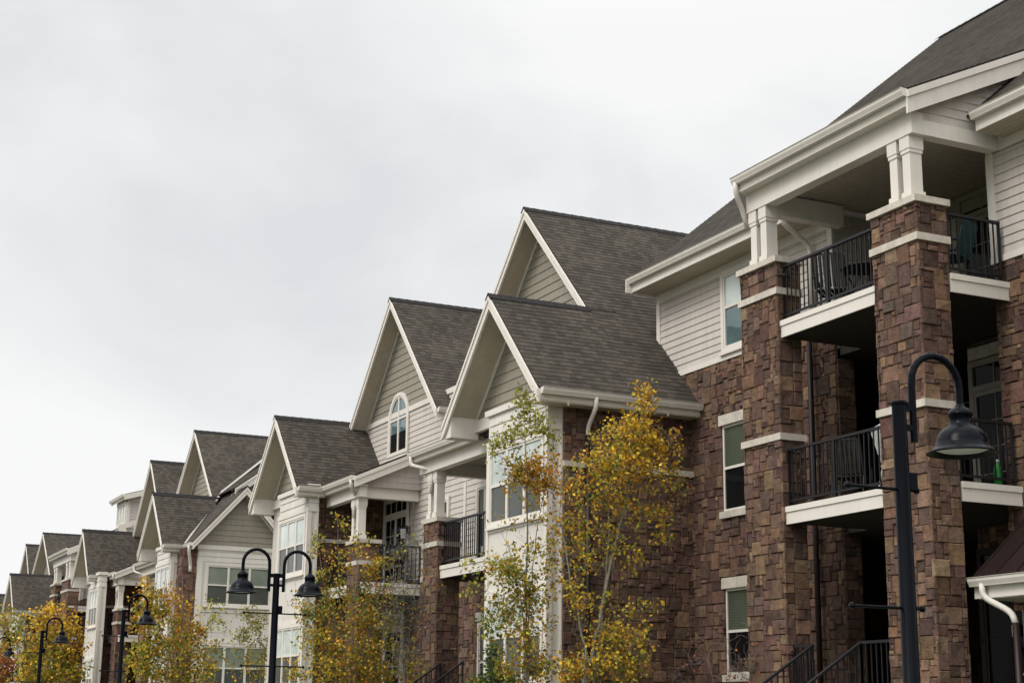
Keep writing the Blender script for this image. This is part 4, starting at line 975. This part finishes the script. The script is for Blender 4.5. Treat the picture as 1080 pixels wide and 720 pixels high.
tree('maple_tree', 33.0, [[(368, 800), (370, 720), (372, 660), (376, 610), (378, 560)], [(370, 800), (366, 700), (352, 650), (340, 610), (334, 560)], [(368, 800), (380, 700), (396, 650), (404, 600), (408, 570)], [(366, 800), (362, 680), (358, 620), (356, 545)]],
     [(384, 575, 16, 12, 90, 'vg', 0), (362, 560, 18, 16, 60, 'vg', 0), (336, 560, 14, 16, 40, 'v', 0), (335, 590, 14, 18, 70, 'vg', 0), (358, 590, 20, 16, 140, 'gov', 0), (385, 600, 20, 14, 190, 'vgo', 0), (403, 592, 16, 12, 90, 'vo', 0), (345, 620, 22, 16, 240, 'ovvn', 0), (375, 625, 24, 16, 330, 'ovvn', .2), (405, 625, 18, 16, 220, 'vvo', 0),
      (335, 648, 20, 16, 340, 'ovvn', 0), (360, 652, 26, 18, 520, 'oovvg', 0), (392, 655, 26, 18, 440, 'vvog', 0), (330, 675, 22, 16, 360, 'gvv', 0), (358, 685, 30, 18, 640, 'oovvg', -.3), (392, 688, 30, 18, 620, 'vvog', 0), (330, 705, 26, 16, 420, 'gv', 0), (370, 712, 34, 14, 600, 'oovvg', 0), (408, 708, 26, 14, 440, 'vvog', 0), (318, 640, 10, 20, 80, 'vg', 0), (430, 700, 22, 14, 170, 'vg', 0), (415, 655, 14, 16, 110, 'v', 0)],
     'bushy orange and green tree covering the porch right of the two armed lamp', 'tree', (.20, .16, .14), .05, .06, 5, TG, dens=1.05)
tree('bare_tree', 31.5, [[(424, 820), (425, 720), (425, 650), (427, 600), (430, 560), (437, 530)], [(424, 800), (418, 660), (412, 610), (410, 575)], [(425, 800), (432, 660), (441, 610), (446, 570)], [(424, 800), (428, 690), (420, 640), (421, 585)]],
     [(425, 580, 20, 22, 40, 'v', 0), (425, 620, 26, 22, 50, 'v', 0), (440, 650, 20, 20, 40, 'ov', 0), (412, 650, 16, 20, 50, 'v', 0), (425, 690, 26, 20, 60, 'v', 0), (440, 570, 12, 20, 20, 'v', 0), (448, 630, 12, 30, 24, 'o', 0)],
     'nearly leafless grey tree with fine upright twigs beside the bushy orange tree', 'tree', (.20, .18, .17), .022, .05, 6, TG, twig='many', dens=1.0)
tree('maple_tree', 48.0, [[(192, 800), (193, 720), (193, 660), (193, 620), (190, 590)], [(193, 800), (200, 690), (216, 665), (232, 650)], [(191, 800), (180, 690), (165, 650), (155, 610)], [(192, 800), (188, 700), (178, 640), (175, 610)]],
     [(153, 612, 7, 12, 60, 'g', 0), (160, 632, 14, 14, 220, 'gvo', 0), (180, 625, 14, 14, 140, 'goo', 0), (150, 655, 14, 14, 260, 'gvo', 0), (172, 652, 18, 16, 420, 'govv', 0), (195, 648, 16, 16, 240, 'goo', .2), (208, 665, 14, 14, 190, 'gov', 0), (155, 680, 20, 16, 480, 'gvv', 0), (182, 682, 22, 16, 520, 'govv', -.2), (210, 690, 18, 14, 300, 'gv', 0), (150, 705, 18, 14, 420, 'gvv', 0), (178, 710, 22, 14, 520, 'govv', 0), (208, 712, 20, 12, 340, 'gv', 0), (228, 690, 14, 14, 110, 'ov', 0), (226, 655, 14, 12, 60, 'v', 0), (238, 666, 8, 8, 26, 'v', 0), (222, 640, 12, 8, 40, 'v', 0)],
     'dense golden tree with a grey trunk left of the stone strip and end gable', 'tree', (.20, .17, .15), .06, .08, 7, TG, dens=1.35)
tree('birch_tree', 50.0, [[(270, 800), (274, 720), (276, 690), (272, 660), (266, 640)], [(272, 800), (278, 700), (283, 670), (284, 650)], [(270, 800), (262, 700), (256, 670)]],
     [(262, 648, 12, 8, 150, 'pp', 0), (258, 665, 14, 10, 200, 'pv', 0), (276, 660, 12, 12, 160, 'pv', 0), (268, 682, 16, 12, 220, 'pv', 0), (262, 705, 16, 12, 190, 'pvg', 0), (283, 690, 9, 18, 120, 'pv', 0), (276, 714, 12, 10, 110, 'gv', 0)],
     'small pale birch in front of the lower three pane window of the end gable', 'tree', BW, .045, .07, 8, TG)
tree('maple_tree', 66.0, [[(52, 780), (53, 720), (54, 680), (56, 655)], [(70, 780), (74, 700), (74, 660)], [(35, 780), (36, 700), (32, 660)]],
     [(57, 645, 12, 6, 180, 'g', 0), (42, 655, 10, 8, 150, 'gg', 0), (70, 660, 12, 10, 200, 'gg', 0), (50, 672, 14, 10, 260, 'ggv', 0), (76, 680, 10, 12, 200, 'ggo', 0), (58, 692, 14, 12, 300, 'gvv', 0), (35, 690, 12, 12, 220, 'gv', 0), (70, 706, 14, 10, 260, 'gv', 0), (50, 712, 16, 10, 300, 'vvg', 0), (30, 712, 12, 10, 220, 'gv', 0), (82, 660, 6, 10, 70, 'g', 0), (84, 702, 6, 14, 100, 'gv', 0)],
     'yellow tree behind the thin lamp, hiding the foot of the small porch tower', 'tree', (.2, .17, .15), .06, .12, 9, TG, dens=1.4)
tree('maple_tree', 76.0, [[(16, 780), (18, 700), (20, 660)], [(10, 780), (6, 690), (4, 655)]],
     [(22, 655, 10, 10, 140, 'v', 0), (6, 655, 9, 10, 130, 'vg', 0), (14, 675, 12, 10, 220, 'vvg', 0), (2, 680, 10, 10, 180, 'vg', 0), (8, 698, 12, 9, 260, 'rr', -1), (3, 714, 12, 8, 240, 'rro', -1), (18, 710, 9, 10, 160, 'rv', -1), (-8, 700, 10, 14, 160, 'r', -1)],
     'olive and reddish tree at the bottom left corner', 'tree', (.2, .17, .15), .05, .12, 10, TG, dens=1.3)
# shrubs
tree('evergreen_shrub', 26.5, [[(520, 800), (520, 720), (519, 690)]], [(519, 690, 6, 10, 160, 'n', 0), (520, 706, 9, 10, 320, 'n', 0), (516, 722, 13, 10, 420, 'n', 0), (532, 712, 12, 10, 260, 'nv', 0), (540, 722, 12, 8, 240, 'nv', 0), (505, 722, 10, 8, 200, 'nv', 0)], 'dark green pointed shrub under the lower bay window', 'shrub', (.15, .12, .1), .03, .05, 11, None)
tree('bare_shrub', 21.5, [[(758, 830), (757, 760), (752, 715), (745, 680)], [(760, 830), (764, 740), (772, 700), (768, 660)], [(758, 830), (745, 740), (728, 700)], [(762, 830), (780, 750), (795, 705), (800, 660)], [(758, 830), (735, 745), (708, 710)], [(764, 830), (800, 750), (822, 705), (826, 690)]],
     [(795, 697, 14, 8, 24, 'r', 0), (802, 665, 8, 16, 16, 'r', 0), (822, 693, 12, 6, 30, 'r', 0), (740, 690, 24, 20, 5, 'r', 0), (760, 680, 22, 20, 5, 'r', 0), (715, 705, 18, 14, 4, 'r', 0), (780, 712, 20, 10, 20, 'r', 0)], 'bare twiggy shrub with a few red leaves before the stone wall and stair rail', 'shrub', (.28, .22, .19), .014, .045, 12, None, twig='many', dens=1.0)

# ================================================================= GROUND
def sheet(name, x0, x1, y0, y1, z, mat):
    mb = MB(); mb.face([(x0, y0, z), (x1, y0, z), (x1, y1, z), (x0, y1, z)]); o = mb.build(name, mat); o['kind'] = 'structure'; return o
sheet('ground', -900, 900, -900, 1500, GZ-.14, 'lawn')
sheet('lawn', 9.2, 60, -60, 300, GZ, 'lawn')
sheet('road', -12, -2.6, -200, 600, GZ-.13, 'asphalt')
mb = MB(); mb.box(-2.6, -2.42, -200, 600, GZ-.2, GZ); o = mb.build('kerb', 'pavement'); o['kind'] = 'structure'
mb = MB(); mb.box(-2.416, 9.2, -200, 600, GZ-.2, GZ-.004); o = mb.build('pavement', 'pavement'); o['kind'] = 'structure'
mb = MB()
for k in range(-20, 60): mb.face([(-7.4, k*9, GZ-.126), (-7.25, k*9, GZ-.126), (-7.25, k*9+3, GZ-.126), (-7.4, k*9+3, GZ-.126)])
o = mb.build('road_marking', 'road_paint'); o['kind'] = 'structure'

# ================================================================= LIGHT
SUN_EL, SUN_AZ = 48, 258          # azimuth from north (+y) clockwise: the bright part of the overcast is over the street
sd = Vector((math.sin(R_(SUN_AZ))*math.cos(R_(SUN_EL)), math.cos(R_(SUN_AZ))*math.cos(R_(SUN_EL)), math.sin(R_(SUN_EL))))
w = bpy.data.worlds.new('World'); S.world = w; w.use_nodes = True
nt = w.node_tree; bg = nt.nodes['Background']
sky = N(nt, 'ShaderNodeTexSky'); sky.sky_type = 'NISHITA'; sky.sun_disc = False; sky.sun_elevation = R_(SUN_EL); sky.sun_rotation = R_(SUN_AZ)
tc = N(nt, 'ShaderNodeTexCoord'); sep = N(nt, 'ShaderNodeSeparateXYZ'); L(nt, tc.outputs['Generated'], sep.inputs[0])
# cloud deck: direction projected on a flat layer overhead
zc = N(nt, 'ShaderNodeMath', operation='MAXIMUM'); L(nt, sep.outputs[2], zc.inputs[0]); zc.inputs[1].default_value = 0.0
za = N(nt, 'ShaderNodeMath', operation='ADD'); L(nt, zc.outputs[0], za.inputs[0]); za.inputs[1].default_value = .22
dx = N(nt, 'ShaderNodeMath', operation='DIVIDE'); L(nt, sep.outputs[0], dx.inputs[0]); L(nt, za.outputs[0], dx.inputs[1])
dy = N(nt, 'ShaderNodeMath', operation='DIVIDE'); L(nt, sep.outputs[1], dy.inputs[0]); L(nt, za.outputs[0], dy.inputs[1])
cb = N(nt, 'ShaderNodeCombineXYZ'); L(nt, dx.outputs[0], cb.inputs[0]); L(nt, dy.outputs[0], cb.inputs[1])
mpn = N(nt, 'ShaderNodeMapping'); mpn.inputs['Location'].default_value = (1.9, .6, 0); mpn.inputs['Scale'].default_value = (.9, .75, 1); L(nt, cb.outputs[0], mpn.inputs[0])
nz = N(nt, 'ShaderNodeTexNoise', i_Scale=2.6, i_Detail=7.0, i_Roughness=.5, i_Distortion=.25)
mp2 = N(nt, 'ShaderNodeMapping'); mp2.inputs['Location'].default_value = (3.3, 1.2, .4); mp2.inputs['Scale'].default_value = (1, 1, 1.7); L(nt, tc.outputs['Generated'], mp2.inputs[0])
mxv = N(nt, 'ShaderNodeMix', data_type='VECTOR'); mxv.inputs[0].default_value = .22; L(nt, mp2.outputs[0], mxv.inputs[4]); L(nt, mpn.outputs[0], mxv.inputs[5]); L(nt, mxv.outputs[1], nz.inputs['Vector'])
rp = N(nt, 'ShaderNodeValToRGB'); L(nt, nz.outputs[0], rp.inputs[0])
el = rp.color_ramp.elements
el[0].position = .32; el[0].color = (.755, .765, .785, 1); el[1].position = .55; el[1].color = (.97, .97, .965, 1)
e = el.new(.43); e.color = (.875, .88, .885, 1)
# overcast skies brighten towards the zenith and around the hidden sun
zr = N(nt, 'ShaderNodeMapRange', i_1=.42, i_2=1.0, i_3=1.0, i_4=1.9); L(nt, sep.outputs[2], zr.inputs[0])
dt = N(nt, 'ShaderNodeVectorMath', operation='DOT_PRODUCT'); L(nt, tc.outputs['Generated'], dt.inputs[0]); dt.inputs[1].default_value = sd
sr_ = N(nt, 'ShaderNodeMapRange', i_1=.35, i_2=1.0, i_3=0.0, i_4=1.1); L(nt, dt.outputs['Value'], sr_.inputs[0])
ad = N(nt, 'ShaderNodeMath', operation='ADD'); L(nt, zr.outputs[0], ad.inputs[0]); L(nt, sr_.outputs[0], ad.inputs[1])
# dimming added low on the street side, to deepen shade in the porch recess
wx = N(nt, 'ShaderNodeMapRange', interpolation_type='SMOOTHSTEP', i_1=-.25, i_2=-.75, i_3=0.0, i_4=.62); L(nt, sep.outputs[0], wx.inputs[0])
wz = N(nt, 'ShaderNodeMapRange', interpolation_type='SMOOTHSTEP', i_1=.12, i_2=.55, i_3=1.0, i_4=0.0); L(nt, sep.outputs[2], wz.inputs[0])
wm = N(nt, 'ShaderNodeMath', operation='MULTIPLY'); L(nt, wx.outputs[0], wm.inputs[0]); L(nt, wz.outputs[0], wm.inputs[1])
wi = N(nt, 'ShaderNodeMath', operation='SUBTRACT'); wi.inputs[0].default_value = 1.0; L(nt, wm.outputs[0], wi.inputs[1])
ad2 = N(nt, 'ShaderNodeMath', operation='MULTIPLY'); L(nt, ad.outputs[0], ad2.inputs[0]); L(nt, wi.outputs[0], ad2.inputs[1]); ad = ad2
m10 = N(nt, 'ShaderNodeMath', operation='MULTIPLY'); L(nt, ad.outputs[0], m10.inputs[0]); m10.inputs[1].default_value = 10.0
sc_ = N(nt, 'ShaderNodeVectorMath', operation='SCALE'); L(nt, rp.outputs[0], sc_.inputs[0]); L(nt, m10.outputs[0], sc_.inputs['Scale'])
mixn = N(nt, 'ShaderNodeMix', data_type='RGBA'); mixn.inputs[0].default_value = .96
L(nt, sky.outputs[0], mixn.inputs[6]); L(nt, sc_.outputs[0], mixn.inputs[7]); L(nt, mixn.outputs[2], bg.inputs[0])
bg.inputs[1].default_value = .1
sl_ = bpy.data.lights.new('sun', 'SUN'); sl_.energy = 1.5; sl_.angle = R_(22); sl_.color = (1, .96, .9)
so = bpy.data.objects.new('sun', sl_); C.objects.link(so); so.rotation_euler = (-sd).to_track_quat('-Z', 'Y').to_euler()
V = S.view_settings; V.view_transform = 'Standard'; V.look = 'None'; V.exposure = 0; V.gamma = 1; V.use_curve_mapping = False
S.cycles.max_bounces = 6; S.cycles.diffuse_bounces = 2
for o in bpy.data.objects:
    if '_loc' in o: del o['_loc']
